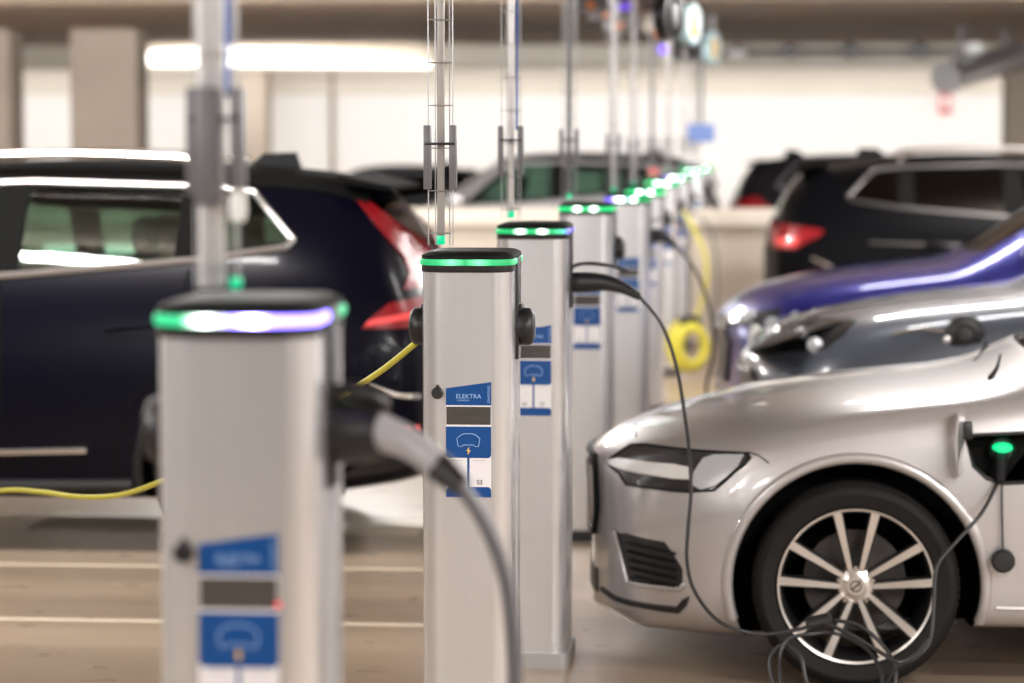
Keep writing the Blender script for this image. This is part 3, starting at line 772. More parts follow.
# ---- SUV body shared by the black, blue, grey and far cars
SB = Body(SUV, 4.70, 'suv')
S_DLO = [(1.70, 1.135), (2.3, 1.155), (2.87, 1.195), (3.66, 1.262), (4.03, 1.315), (4.06, 1.345), (3.86, 1.545), (3.64, 1.570), (2.87, 1.590), (2.40, 1.572), (2.16, 1.50)]
S_WS = (1.17, .66, 1.56, .53, 1.0, 2.3)
S_RG = (1.18, .60, 1.52, .48, 4.1, 5.2)
SUV_ME = finish_body(SB, [(.88, .36), (3.83, .36)], .405, S_DLO, S_WS, S_RG, (1.3, 4.5, .42, .055))
def make_suv(name, label, cat, pm, glassm, dlo_trim, loc, rz=0, rails=None, detail=2):
    t = thing(name, label, cat, loc, rz)
    bo = obj('body', SUV_ME, None, t); setmat(bo, pm)
    # panes: front door, rear door, quarter; both sides
    def band(xa, xb):
        lo = lambda x: 1.135+(x-1.70)*(.02/.6) if x < 2.3 else (1.155+(x-2.3)*(.04/.57) if x < 2.87 else (1.195+(x-2.87)*(.067/.79) if x < 3.66 else 1.262+(x-3.66)*.143))
        def hi(x):
            T = [(1.70, 1.15), (2.16, 1.50), (2.40, 1.572), (2.87, 1.59), (3.64, 1.57), (3.86, 1.545), (4.06, 1.345)]
            for (a, b), (c, d) in zip(T, T[1:]):
                if a <= x <= c: return b+(d-b)*(x-a)/(c-a)
            return 1.33
        n = max(3, int((xb-xa)/.12)); X = [xa+(xb-xa)*i/n for i in range(n+1)]
        return [(x, lo(x)-.012) for x in X]+[(x, max(hi(x), lo(x)+.005)+.012) for x in reversed(X)]
    for s in (-1, 1):
        for xa, xb in ((1.70, 2.74), (2.86, 3.56), (3.66, 4.055)):
            SB.patch(band(xa, xb), 'Y', s, -.012, .005, .12).build('side_window', glassm, t)
        for xa, xb in ((2.73, 2.87), (3.55, 3.67)):
            SB.patch(band(xa, xb), 'Y', s, -.004, .03, .12).build('window_pillar', M['liner'], t)
        pts = SB.path(S_DLO, 'Y', s, .004, 10, False, True)
        MB().tube(pts, .016, 6, True).build('window_trim', dlo_trim, t)
        P = []
        for x in (.7, 1.0, 1.35): pass
        for (wx) in (.88, 3.83):
            A = SB.path([(wx+.425*math.cos(a), .36+.425*math.sin(a)) for a in [math.radians(-14+208*i/30) for i in range(31)]], 'Y', s, .002, 1)
            MB().tube(A, .022, 8).build('arch_trim', M['black'] if detail > 1 else pm, t)
        MB().tube(SB.path([(1.32, .30), (2.3, .29), (3.38, .30)], 'Y', s, .004, 12), .03, 8).build('sill_trim', M['black'], t)
        MB().tube(SB.path([(2.0, .44), (2.6, .435), (3.19, .45)], 'Y', s, .006, 12), .014, 8).build('sill_chrome', M['chrome'], t)
        MB().tube(SB.path([(1.45, 1.03), (1.50, .8), (1.46, .5), (1.5, .33)], 'Y', s, .0, 8), .006, 6).build('door_gap', M['liner'], t)
        MB().tube(SB.path([(2.80, 1.16), (2.82, .8), (2.80, .33)], 'Y', s, .0, 8), .006, 6).build('door_gap', M['liner'], t)
        MB().tube(SB.path([(3.62, 1.22), (3.55, .9), (3.36, .6), (3.30, .34)], 'Y', s, .0, 8), .006, 6).build('door_gap', M['liner'], t)
        for hx in (2.58, 3.38):
            MB().tube(SB.path([(hx-.11, .965), (hx, .975), (hx+.10, .98)], 'Y', s, .025, 6), [.010]*13, 8).build('door_handle', pm if detail > 1 else M['black'], t)
        if rails:
            rl = [(2.2, s*.60, 1.62), (2.35, s*.605, 1.685), (2.9, s*.60, 1.715), (3.4, s*.59, 1.705), (3.60, s*.585, 1.685), (3.66, s*.58, 1.62)]
            MB().tube(catmull(rl, 6), .019, 8).build('roof_rail', rails, t)
        mi = MB().box(1.62, 1.78, s*1.0-.10, s*1.0+.10, 1.12, 1.27, .045); mi.box(1.66, 1.74, min(s*.84, s*.95), max(s*.84, s*.95), 1.12, 1.16, .01)
        mi.build('door_mirror', pm, t)
        for wx in (.88, 3.83): make_wheel(t, wx, s*.82, .36, .252, s)
    w = S_WS; SB.patch([(-w[1]-.02, w[0]-.015), (w[1]+.02, w[0]-.015), (w[3]+.02, w[2]+.012), (-w[3]-.02, w[2]+.012)], 'X', -1, -.008, .005, .15).build('windscreen', glassm, t)
    w = S_RG; SB.patch([(-w[1]-.02, w[0]-.015), (w[1]+.02, w[0]-.015), (w[3]+.02, w[2]+.012), (-w[3]-.02, w[2]+.012)], 'X', 1, -.004, .005, .15).build('rear_window', glassm, t)
    MB().add([(3.72, -.03, 1.64), (3.72, .03, 1.64), (3.98, .045, 1.62), (3.98, -.045, 1.62), (3.80, -.012, 1.715), (3.80, .012, 1.715), (3.95, .014, 1.72), (3.95, -.014, 1.72)],
             [(3, 2, 1, 0), (4, 5, 6, 7), (0, 1, 5, 4), (1, 2, 6, 5), (2, 3, 7, 6), (3, 0, 4, 7)]).build('roof_fin', M['gloss_black'], t)
    # rear spoiler lip
    MB().add([(4.22, -.55, 1.625), (4.22, .55, 1.625), (4.45, .53, 1.575), (4.45, -.53, 1.575), (4.22, -.55, 1.59), (4.22, .55, 1.59), (4.45, .53, 1.555), (4.45, -.53, 1.555)],
             [(0, 1, 2, 3), (7, 6, 5, 4), (0, 4, 5, 1), (1, 5, 6, 2), (2, 6, 7, 3), (3, 7, 4, 0)]).build('rear_spoiler', pm if detail == 1 else M['liner'], t, smooth=None)
    # front: grille, headlights, lower intake
    gr = MB().add(*(lambda m: (m.v, m.f))(SB.patch([(-.46, .45), (.46, .45), (.52, .66), (.44, .74), (-.44, .74), (-.52, .66)], 'X', -1, .006, .02, .1))); gr.build('grille', M['black'], t)
    MB().tube(SB.path([(-.46, .45), (.46, .45), (.52, .66), (.44, .74), (-.44, .74), (-.52, .66)], 'X', -1, .008, 6, False, True), .014, 8, True).build('grille_frame', M['dark_trim'], t)
    SB.patch([(-.6, .30), (.6, .30), (.56, .40), (-.56, .40)], 'X', -1, .005, .02, .1).build('lower_intake', M['black'], t)
    return t
def suv_headlights(t, poly, bars, dots=()):
    for s in (-1, 1):
        h = SB.patch(poly, 'Y', s, .006, .03, .05).build('headlight', M['lamp_dark'], t)
        for b in bars: SB.patch(b, 'Y', s, .012, .01, .05).build('light_bar', M['lamp_clear'], h)
        for x, z in dots:
            q, n = SB.cast((x, z), 'Y', s)
            MB().lathe([(0, -.02), (.03, -.012), (.036, .0), (.036, .02)], 'Y', 16).build('lamp_lens', M['lamp_clear'], h, q+n*.012).rotation_euler = (0, 0, 0 if s < 0 else PI)
def suv_taillights(t, upper, lower, bar):
    for s in (-1, 1):
        h = SB.patch(lower, 'Y', s, .008, .03, .05).build('tail_light', M['lamp_red'], t)
        if upper: SB.patch(upper, 'Y', s, .008, .03, .05).build('upper_lens', M['lamp_red'], h)
        for b in bar: SB.patch(b, 'Y', s, .012, .01, .05).build('light_strip', M['lamp_red_bright'], h)

def roof_panel(t): SB.patch([(2.12, -.50), (2.6, -.565), (3.6, -.555), (4.34, -.50), (4.34, .50), (3.6, .555), (2.6, .565), (2.12, .50)], 'Z', 1, .012, .03, .08).build('roof_panel', M['liner'], t)
# black SUV at the left (tail towards the posts)
BX, BYC = -1.32-4.70, 12.65
black = make_suv('black_suv', 'black SUV at left with tall red tail light and silver roof rails', 'car', M['navy'], M['glass'], M['satin'], (BX, BYC, 0), 0, M['chrome'])
roof_panel(black)
suv_taillights(black,
    [(4.28, 1.53), (4.33, 1.515), (4.433, 1.438), (4.556, 1.324), (4.62, 1.24), (4.63, 1.134), (4.53, 1.134), (4.543, 1.20), (4.518, 1.265), (4.457, 1.337), (4.345, 1.463)],
    [(4.37, .975), (4.42, 1.03), (4.48, 1.08), (4.60, 1.10), (4.63, 1.08), (4.63, .985), (4.56, .975)],
    [[(4.38, .985), (4.40, 1.01), (4.60, 1.045), (4.60, 1.015)]])
for s in (-1, 1):
    SB.patch([(4.42, .50), (4.60, .53), (4.60, .56), (4.42, .53)], 'Y', s, .006, .01, .06).build('bumper_reflector', M['lamp_red_bright'], black)
    MB().tube(SB.path([(4.40, .74), (4.50, .70), (4.60, .68)], 'Y', s, .004, 6), .012, 8).build('bumper_chrome', M['chrome'], black)
    SB.patch([(4.28, .335), (4.5, .365), (4.60, .40), (4.60, .47), (4.40, .43)], 'Y', s, .004, .02, .08).build('bumper_skirt', M['black'], black)
seats(black, ((2.25, 2), (3.25, 3)), .72, .52)
SUV_HL = [(.17, .76), (.20, .82), (.34, .865), (.60, .90), (.78, .915), (.74, .875), (.62, .82), (.45, .775), (.25, .735)]
suv_headlights(black, SUV_HL, [], [(.30, .80)])

# slate grey car behind the silver one
GX, GYC = -.05, 12.95
grey = make_suv('grey_car', 'slate grey car with open charging port parked behind the silver car', 'car', M['grey_paint'], M['glass'], M['chrome'], (GX, GYC, 0), 0, None, 1)
def gp(px, py, Y=12.05, X=GX): q = at(px, py, Y); return (q.x-X, q.z)
suv_headlights(grey, [gp(*p) for p in ((747, 352), (752, 345), (766, 333), (790, 328), (858, 325), (845, 338), (826, 351), (790, 357), (755, 366), (748, 362))],
    [[gp(*p) for p in ((751, 349), (757, 341), (770, 342), (764, 357), (756, 364))]], [gp(776, 345), gp(803, 343), gp(817, 350)])
q, n = SB.cast(gp(965, 335), 'Y', -1)
cp = MB().lathe([(0, -.012), (.07, -.012), (.085, -.004), (.085, .03)], 'Y', 28).build('charge_port', M['black'], grey, q)
MB().lathe([(0, -.06), (.03, -.055), (.035, -.02), (.05, -.012)], 'Y', 20).build('plug', M['cable'], cp, (0, 0, 0))
MB().lathe([(0, -.016), (.016, -.014), (.02, 0)], 'Y', 16).build('latch', M['chrome'], cp, (-.078, 0, -.02))
MB().tube(SB.path([gp(893, 336), gp(920, 330), gp(945, 332)], 'Y', -1, .004, 8), .007, 6).build('fender_crease', M['chrome'], grey)
seats(grey, ((2.25, 2), (3.25, 3)), .72, .52)
# blue car behind the grey one
DX, DYC = -.20, 15.95
blue = make_suv('blue_car', 'metallic blue car with its nose behind the slate grey car', 'car', M['blue_paint'], M['glass'], M['chrome'], (DX, DYC, 0), 0, None, 1)
suv_headlights(blue, [gp(*p, 15.05, DX) for p in ((716, 324), (730, 318), (760, 314), (783, 310), (778, 318), (760, 324), (735, 331), (718, 334))], [[gp(*p, 15.05, DX) for p in ((722, 326), (740, 320), (742, 324), (724, 330))]], [gp(752, 320, 15.05, DX)])
seats(blue, ((2.25, 2), (3.25, 3)), .72, .52)
# black SUV at the right, tail towards the posts
EX, EYC = .09+4.70, 22.45
ebl = make_suv('black_suv', 'black SUV at upper right with wide red tail light, tail facing the posts', 'car', M['black_paint'], M['glass_dark'], M['dark_trim'], (EX, EYC, 0), PI, M['satin'])
def ep(px, py, Y=21.55): q = at(px, py, Y); return (EX-q.x, q.z)
for s in (1, -1):
    h = SB.patch([ep(*p) for p in ((771, 224), (823, 230), (823, 234), (795, 249), (774, 249))], 'Y', s, .010, .04, .06).build('tail_light', M['lamp_red'], ebl)
    SB.patch([ep(*p) for p in ((776, 238), (800, 238), (796, 247), (778, 247))], 'Y', s, .016, .012, .06).build('light_strip', M['lamp_red_bright'], h)
    MB().tube(SB.path([ep(812, 258), ep(825, 264), ep(836, 270)], 'Y', s, .006, 6), .012, 8).build('bumper_chrome', M['chrome'], ebl)
    MB().tube(SB.path([(3.9, 1.0), (3.0, .97), (2.2, .95)], 'Y', s, .004, 8), .011, 8).build('side_crease', M['dark_trim'], ebl)
seats(ebl, ((2.25, 2), (3.25, 3)), .72, .52)
# cars beyond the parapet
F_X = at(724, 200, 29).x
fcar = make_suv('black_hatchback', 'dark car beyond the parapet, red light just above the coping', 'car', M['dark_red'], M['glass_dark'], M['bracket'], (F_X+4.70*.86, 30, 0), PI, None, 1)
for s in (1, -1): SB.patch([(4.05, 1.05), (4.62, 1.05), (4.60, 1.18), (4.30, 1.22)], 'Y', s, .010, .03, .08).build('tail_light', M['lamp_red'], fcar)
fcar.scale = (.86, .95, .98)
g2 = make_suv('parked_hatchback', 'silver car with black roof beyond the parapet, behind the middle posts', 'car', M['silver'], M['glass'], M['silver'], (-4.5, 29, 0), 0, None, 1); roof_panel(g2)
g2.scale = (.9, .95, .985); seats(g2, ((2.25, 2), (3.25, 3)), .72, .52)
g1 = make_suv('parked_saloon', 'low black car beyond the parapet, left of the S3 post riser', 'car', M['black_paint'], M['glass_dark'], M['bracket'], (at(225, 200, 31).x, 32, 0), 0, None, 1)
g1.scale = (.62, .95, .90)

# ---- silver estate at the right
AX, AYC = -.569, 9.925
EB = Body(EST, 4.76, 'estate')
def ap(px, py, S=309.): return ((px-752)/S-AX, CAM_H-(py-142)/S)
WX, WZ = .327+.583, .335
E_DLO = [(1.66, .975), (2.3, .99), (3.0, 1.01), (3.7, 1.04), (4.15, 1.08), (4.10, 1.16), (3.8, 1.30), (3.3, 1.335), (2.6, 1.345), (2.25, 1.29), (1.95, 1.16)]
E_WS = (1.06, .62, 1.34, .50, .9, 2.4)
E_RG = (1.04, .56, 1.25, .46, 4.0, 5.2)
qp, _n = EB.cast(ap(1012, 454), 'Y', -1)
port_poly = [ap(*p) for p in ((963, 432), (1056, 427), (1062, 455), (1050, 476), (1000, 479), (985, 474), (972, 462))]
EST_ME = finish_body(EB, [(WX, WZ), (3.78, WZ)], .402, E_DLO, E_WS, E_RG, (1.36, 4.4, .36, .055),
                     [MB().prism(port_poly, 'Y', -1.2, qp.y+.075)])
car = thing('silver_car', 'silver estate car in front with alloy wheel and open glowing charging port', 'car', (AX, AYC, 0))
obj('body', EST_ME, None, car).data.materials[0] = M['silver']
for s in (-1, 1):
    for poly in ([(1.66, .963), (2.3, .978), (2.72, .99), (2.72, 1.355), (2.6, 1.357), (2.25, 1.30), (1.95, 1.17)], [(2.84, .995), (3.62, 1.025), (3.62, 1.32), (3.3, 1.347), (2.84, 1.353)], [(3.72, 1.03), (4.15, 1.07), (4.10, 1.17), (3.8, 1.312), (3.72, 1.318)]):
        EB.patch(poly, 'Y', s, -.012, .005, .12).build('side_window', M['glass'], car)
    for xa, xb in ((2.71, 2.85), (3.61, 3.73)):
        EB.patch([(xa, .985), (xb, .99), (xb, 1.34), (xa, 1.355)] if xa < 3 else [(xa, 1.02), (xb, 1.025), (xb, 1.315), (xa, 1.325)], 'Y', s, -.004, .03, .12).build('window_pillar', M['gloss_black'], car)
    MB().tube(EB.path(E_DLO, 'Y', s, .004, 10, False, True), .012, 6, True).build('window_trim', M['chrome'], car)
    for wx in (WX, 3.78):
        A = EB.path([(wx+.418*math.cos(a), WZ+.418*math.sin(a)) for a in [math.radians(-17+214*i/40) for i in range(41)]], 'Y', s, -.010, 1)
        MB().tube(A, .020, 10).build('arch_lip', M['silver'], car)
        make_wheel(car, wx, s*.80, .335, .254, s)
    MB().tube(EB.path([(1.36, .27), (2.3, .26), (3.3, .27)], 'Y', s, .0, 12), .006, 8).build('sill_trim', M['silver'], car)
    MB().tube(EB.path([(1.68, .95), (1.70, .75), (1.66, .5), (1.68, .30)], 'Y', s, -.002, 8), .005, 6).build('door_gap', M['liner'], car)
    for x in (2.78, 3.55): MB().tube(EB.path([(x, .98), (x+.02, .7), (x-.06, .30)], 'Y', s, -.002, 8), .005, 6).build('door_gap', M['liner'], car)
    for hx in (2.55, 3.40): MB().tube(EB.path([(hx-.11, .86), (hx, .87), (hx+.10, .87)], 'Y', s, .022, 6), .010, 8).build('door_handle', M['silver'], car)
    mi = MB().box(1.70, 1.86, s*.98-.10, s*.98+.10, .99, 1.12, .04); mi.box(1.74, 1.82, min(s*.84, s*.93), max(s*.84, s*.93), .985, 1.02, .01); mi.build('door_mirror', M['silver'], car)
    # bonnet shut line and crease
    MB().tube(EB.path([ap(*p) for p in ((622, 428), (627, 441), (631, 453))], 'Y', s, -.001, 8), .0035, 6).build('bonnet_gap', M['liner'], car)
    MB().tube(EB.path([ap(*p) for p in ((749, 452), (760, 455), (770, 462))], 'Y', s, -.001, 8), .0028, 6).build('bumper_gap', M['liner'], car)
    # headlight
    HL = [ap(*p, 304) for p in ((606, 471), (618, 462), (629, 454.5), (646, 451.5), (700, 450), (749, 448.5), (752, 452), (745, 460), (737, 466), (727, 476), (716, 485), (690, 488.5), (660, 489.5), (627, 489), (619.5, 481), (606, 475))]
    h = EB.patch(HL, 'Y', s, .004, .03, .03).build('headlight', M['lamp_dark'], car)
    EB.patch([ap(*p, 304) for p in ((606, 471.5), (618, 468), (676, 465), (693, 466), (693, 477), (676, 478), (625, 477), (607, 475))], 'Y', s, .009, .012, .03).build('light_bar', M['lamp_white'], h)
    EB.patch([ap(*p, 304) for p in ((697, 470), (706, 457), (716, 453), (746, 450), (740, 461), (730, 471), (718, 481), (704, 486), (696, 482))], 'Y', s, .010, .012, .03).build('clear_lens', M['lamp_clear'], h)
    MB().tube(EB.path([ap(*p, 304) for p in ((606, 471), (618, 462), (629, 454.5), (646, 451.5), (700, 450), (749, 448.5), (752, 452), (745, 460), (737, 466), (727, 476), (716, 485), (690, 488.5), (627, 489.5), (619.5, 481), (606, 475))], 'Y', s, .004, 4, False, True), .004, 6, True).build('lamp_surround', M['liner'], h)
    # fog grille, chrome edge and lower lip
    FG = [ap(*p, 301) for p in ((618, 537), (628, 534.5), (668, 536), (676, 546), (686, 561), (686, 575), (684, 580), (634, 582.5), (627, 572))]
    g = EB.patch(FG, 'Y', s, .002, .03, .03).build('fog_grille', M['black'], car)
    for k in range(5):
        yy = 543+k*8.2; x0 = 630+k*1.6
        MB().tube(EB.path([ap(x0, yy, 301), ap(655, yy+1, 301), ap(680, yy+3, 301)], 'Y', s, .009, 6), .0045, 6).build('grille_bar', M['liner'] if k % 2 else M['gloss_black'], g)
    MB().tube(EB.path([ap(*p, 301) for p in ((617, 536), (624, 556), (632, 583), (655, 582.5), (684, 581), (688, 576))], 'Y', s, .008, 6, False), .0075, 8).build('grille_frame', M['silver'], g)
    EB.patch([ap(*p, 301) for p in ((600, 599.5), (618, 602), (680, 600.5), (686, 592), (693, 588), (690, 598), (683, 606.5), (618, 607), (600, 604))], 'Y', s, .007, .02, .03).build('lower_lip', M['black'], car)
w = E_WS; EB.patch([(-w[1]-.02, w[0]-.015), (w[1]+.02, w[0]-.015), (w[3]+.02, w[2]+.012), (-w[3]-.02, w[2]+.012)], 'X', -1, -.008, .005, .15).build('windscreen', M['glass'], car)
w = E_RG; EB.patch([(-w[1]-.02, w[0]-.015), (w[1]+.02, w[0]-.015), (w[3]+.02, w[2]+.012), (-w[3]-.02, w[2]+.012)], 'X', 1, -.004, .005, .15).build('rear_window', M['glass'], car)
GP = [(-.30, .42), (.30, .42), (.36, .52), (.35, .655), (.30, .68), (-.30, .68), (-.35, .655), (-.36, .52)]
g = EB.patch(GP, 'X', -1, .006, .03, .08).build('front_grille', M['black'], car)
for k in range(11):
    y = -.30+k*.06; MB().tube(EB.path([(y, .44), (y, .52), (y, .65)], 'X', -1, .012, 4), .006, 6).build('grille_bar', M['chrome'], g)
MB().tube(EB.path(GP, 'X', -1, .008, 5, False, True), .010, 8, True).build('grille_frame', M['gloss_black'], g)
MB().tube(EB.path([(.055*math.cos(a*PI/12), .56+.055*math.sin(a*PI/12)) for a in range(24)], 'X', -1, .010, 1, False, True), .007, 6, True).build('front_emblem', M['chrome'], g)
EB.patch([(-.36, .22), (.36, .22), (.34, .30), (-.34, .30)], 'X', -1, .005, .02, .08).build('lower_intake', M['black'], car)
for s in (-1, 1): EB.patch([(4.45, .75), (4.68, .74), (4.70, .88), (4.50, .95)], 'Y', s, .006, .02, .06).build('tail_light', M['lamp_red'], car)
# wipers at the bonnet's trailing edge
for k, y0 in enumerate((-.55, .1)):
    MB().tube(catmull([(1.36, y0, .985), (1.40, y0+.2, 1.0), (1.44, y0+.5, 1.02)], 6), .009, 8).build('wiper', M['liner'], car)
MB().box(1.38, 1.47, -.62, .62, .955, .98, .008).build('cowl', M['black'], car)
seats(car, ((2.15, 2), (3.15, 3)), .55, .50)
sw = MB().tube([(1.78+.05*math.sin(a*PI/12), -.38+.18*math.cos(a*PI/12), .86+.17*math.sin(a*PI/12)) for a in range(24)], .014, 8, True); sw.box(1.76, 1.80, -.55, -.21, .845, .875, .005); sw.build('steering_wheel', M['cabin'], car)
MB().box(1.45, 1.75, -.70, .70, .72, .93, .04).build('dashboard', M['cabin'], car)
# charging port: recess lining, flap, plug with green ring
def sp_(px, py, dy=0.): q, n = EB.cast(ap(px, py), 'Y', -1); return Vector((q.x, q.y+dy, q.z))
po = MB().tube([Vector((x, (EB.cast((x, z), 'Y', -1)[0] or Vector((0, qp.y, 0))).y-.001, z)) for x, z in port_poly], .006, 8, True).build('charge_port', M['black'], car)
def flatz(mb, z, k): mb.v = [(p[0], p[1], z+(p[2]-z)*k) for p in mb.v]; return mb
ct = sp_(1001, 447)
MB().lathe([(.0, .045), (.035, .045), (.042, .03), (.042, .078)], 'Y', 28, ct).build('inlet', M['black'], po)
flatz(MB().lathe([(0, .016), (.024, .016), (.031, .022), (.033, .05)], 'Y', 28, ct+Vector((0, -.012, .008))), ct.z+.008, .5).build('inlet_light', M['green_led'], po)
fp = [sp_(963, 404), sp_(963, 470)]
fx = fp[0].x
f1 = at(961, 402, AYC+fp[0].y); f2 = at(948, 418, AYC+fp[0].y-.05)
flap = MB()
zt, zb = ap(960, 402)[1], ap(950, 471)[1]
A0 = Vector((sp_(961, 440).x, sp_(961, 440).y, 0))
o1 = Vector((-.030, -.115, 0)); th = Vector((.007, -.0015, 0))
prof = [(0, zb+.05), (.12, zb+.015), (.5, zb), (.85, zb+.02), (1, zb+.06), (1, zt-.06), (.85, zt-.02), (.5, zt), (.1, zt-.005), (0, zt-.02)]
v = []
for u_, z_ in prof: v.append(A0+o1*u_+Vector((0, 0, z_)))
for u_, z_ in prof: v.append(A0+o1*u_+th+Vector((0, 0, z_)))
n_ = len(prof); flap.add(v, [tuple(range(n_)), tuple(range(2*n_-1, n_-1, -1))]+[(i, (i+1) % n_, n_+(i+1) % n_, n_+i) for i in range(n_)])
flap.build('charging_flap', M['silver'], car, smooth=None)
MB().box(A0.x-.005, A0.x+.03, A0.y-.03, A0.y+.02, ap(0, 432)[1]-.01, ap(0, 418)[1], .004).build('flap_hinge', M['black'], car)
# dangling inlet cap on its tether
pw = lambda px, py, Y: at(px, py, Y)
CP = Vector((AX, AYC, 0))
yb = AYC+sp_(1003, 540).y-.02
MB().tube([p-CP for p in catmull([pw(1003, 462, yb+.06), pw(1002, 480, yb), pw(1002, 510, yb-.005), pw(1003, 552, yb-.005)], 6)], .0035, 6).build('cap_tether', M['cable'], car)
cc = pw(1003, 561, yb-.01)-CP
MB().lathe([(0, -.018), (.030, -.016), (.038, -.008), (.038, .012), (0, .014)], 'Y', 24, cc).build('dangling_cap', M['black'], car)

# ------------------------------------------------------------------ cables and plugs
def socket(o, s=1): return Vector((o.location.x+s*.13, o.location.y+.01, o.location.z+1.285*o.scale.z))
def open_post(i):
    o = POSTS[i]; l = max((c for c in o.children if c.name.startswith('socket_lid')), key=lambda c: max(v.co.x for v in c.data.vertices))
    return l
# 3rd post -> silver car (black plug, thin black cable, in-line control box, coil on the floor)
def lid_open(i, reach=1., r=.0055):
    """swap the closed right lid for an open one, folded up over the plug"""
    l = open_post(i); bpy.data.objects.remove(l)
    o = POSTS[i]
    m = MB().lathe([(.030, .118), (.044, .124), (.044, .10), (.030, .10)], 'X', 24, (0, .010, 1.285), closed=True)
    m.build('socket_collar', M['black'], o)
    lp = catmull([(.122, -.022, 1.335), (.16, -.030, 1.350), (.24, -.024, 1.345), (.30, -.006, 1.330), (.305, .016, 1.327), (.27, .036, 1.337), (.18, .044, 1.349), (.122, .036, 1.337)], 6)
    lp = [Vector((.122+(p.x-.122)*reach, p.y, p.z)) for p in lp]
    MB().tube(lp, r, 8).build('open_lid', M['black'], o)
lid_open(0, .42, .010); lid_open(2); lid_open(4)
def plug(t, P, Q, side_r, m, grip):
    """handle from socket P to cable exit Q, thick near the socket"""
    mid = P.lerp(Q, .45)+Vector((0, 0, .022))
    pts = catmull([P-Vector((.03, 0, 0)), P+Vector((.03, 0, .0)), mid, P.lerp(Q, .75)+Vector((0, 0, .018)), Q], 6)
    n = len(pts); R = []
    for k in range(n):
        u = k/(n-1); R.append(side_r*(1.0 if u < .3 else 1.0-.62*((u-.3)/.7)))
    return MB().tube(pts, R, 16).build('plug_handle', m, t)
t = thing('charging_cable', 'black charging plug and cable from the third post to the silver car', 'charging cable')
P = socket(POSTS[2]); Y3 = P.y
Q = at(640, 297, Y3-.05)
plug(t, P, Q, .035, M['black'], None)
ci = [Q, at(662, 325, 9.25), at(676, 365, 9.1), at(684, 410, 8.95), at(689, 450, 8.85), at(691, 490, 8.8), at(688, 530, 8.75), at(687, 562, 8.7), at(695, 592, 8.65), at(720, 622, 8.6), at(760, 634, 8.6), at(800, 629, 8.6), at(812, 624, 8.6)]
MB().tube(catmull(ci, 8), .0062, 8).build('cable', M['cable'], t)
a, b = at(806, 626, 8.6), at(832, 620, 8.6)
MB().tube([a, a.lerp(b, .1), a.lerp(b, .9), b], [.016, .026, .026, .018], 12).build('control_box', M['black'], t)
co = [b, at(860, 626, 8.55), at(885, 648, 8.5), at(896, 672, 8.45), at(885, 700, 8.4), at(845, 712, 8.35), at(800, 705, 8.3), at(775, 685, 8.35), at(770, 660, 8.45), at(782, 645, 8.5), at(800, 655, 8.45),
      at(808, 685, 8.4), at(830, 708, 8.35), at(865, 705, 8.3), at(882, 680, 8.4), at(868, 650, 8.5), at(838, 634, 8.55), at(812, 634, 8.5), at(788, 640, 8.5), at(779, 665, 8.45), at(790, 700, 8.35), at(830, 716, 8.3), at(875, 700, 8.4),
      at(895, 668, 8.5), at(915, 658, 8.6), at(930, 640, 8.65), at(934, 600, 8.7), at(937, 566, 8.75), at(955, 543, 8.8), at(980, 515, 8.86), at(994, 490, 8.95), pw(1001, 472, 9.02), pw(1001, 460, AYC+ct.y+.03)]
co = [Vector((p.x, p.y, max(p.z, .012))) for p in co]
MB().tube(catmull(co, 8), .0062, 8).build('coiled_cable', M['cable'], t)
ex = [at(826, 624, 8.55), at(850, 634, 8.5), at(880, 652, 8.45), at(898, 662, 8.4), at(915, 655, 8.45), at(928, 640, 8.5)]
MB().tube(catmull(ex, 6), .0062, 8).build('coiled_cable', M['cable'], t)
h0_, h1_ = pw(1001, 455, AYC+ct.y+.04), pw(1001, 482, AYC+ct.y-.06)
MB().tube([h0_, h0_.lerp(h1_, .5), h1_], [.022, .020, .010], 14).build('car_plug', M['black'], t)
# nearest post: grey handled plug and thick cable
t = thing('charging_cable', 'big blurred grey-handled plug and cable at the nearest post', 'charging cable')
P = socket(POSTS[0]); Y0 = P.y
P.z = at(330, 430, Y0).z
A1 = at(384, 434, Y0-.03)
MB().tube([P-Vector((.02, 0, 0)), P, P.lerp(A1, .6), A1], [.05, .05, .046, .036], 18).build('plug_nose', M['black'], t)
B1 = at(440, 468, Y0-.06); B2 = at(462, 487, Y0-.08)
MB().tube(catmull([A1-Vector((.01, 0, -.004)), at(410, 444, Y0-.04), B1], 6), [.030-.011*k/12 for k in range(13)], 16).build('plug_handle', M['handle_grey'], t)
MB().tube([B1-Vector((.008, 0, -.006)), B1, B2], [.022, .024, .017], 14).build('strain_relief', M['black'], t)
MB().tube(catmull([B2-Vector((.004, 0, -.004)), at(482, 518, Y0-.08), at(500, 560, Y0-.08), at(510, 610, Y0-.08), at(515, 690, Y0-.08), at(512, 800, Y0-.08), at(480, 930, Y0-.1), Vector((-.9, Y0-.25, .012)), Vector((-1.4, Y0-.2, .012))], 8), .0115, 12).build('cable', M['grey_cable'], t)
lidp = catmull([at(338, 398, Y0), at(358, 396, Y0-.03), at(378, 404, Y0-.04), at(386, 412, Y0-.03)], 5)
# fifth post: blurred black plug to the blue car
t = thing('charging_cable', 'blurred black plug and cable drooping from the violet-ring post to the blue car', 'charging cable')
P = socket(POSTS[4]); Q = at(676, 247, P.y-.05)
P.z = at(642, 236, P.y).z
plug(t, P, Q, .04, M['black'], None)
MB().tube(catmull([Q, at(690, 262, 15.2), at(702, 285, 15.2), at(710, 310, 15.2), at(714, 335, 15.2), at(712, 360, 15.2), at(706, 395, 15.2), at(715, 440, 15.2), at(760, 462, 15.1)], 6), .009, 8).build('cable', M['cable'], t)
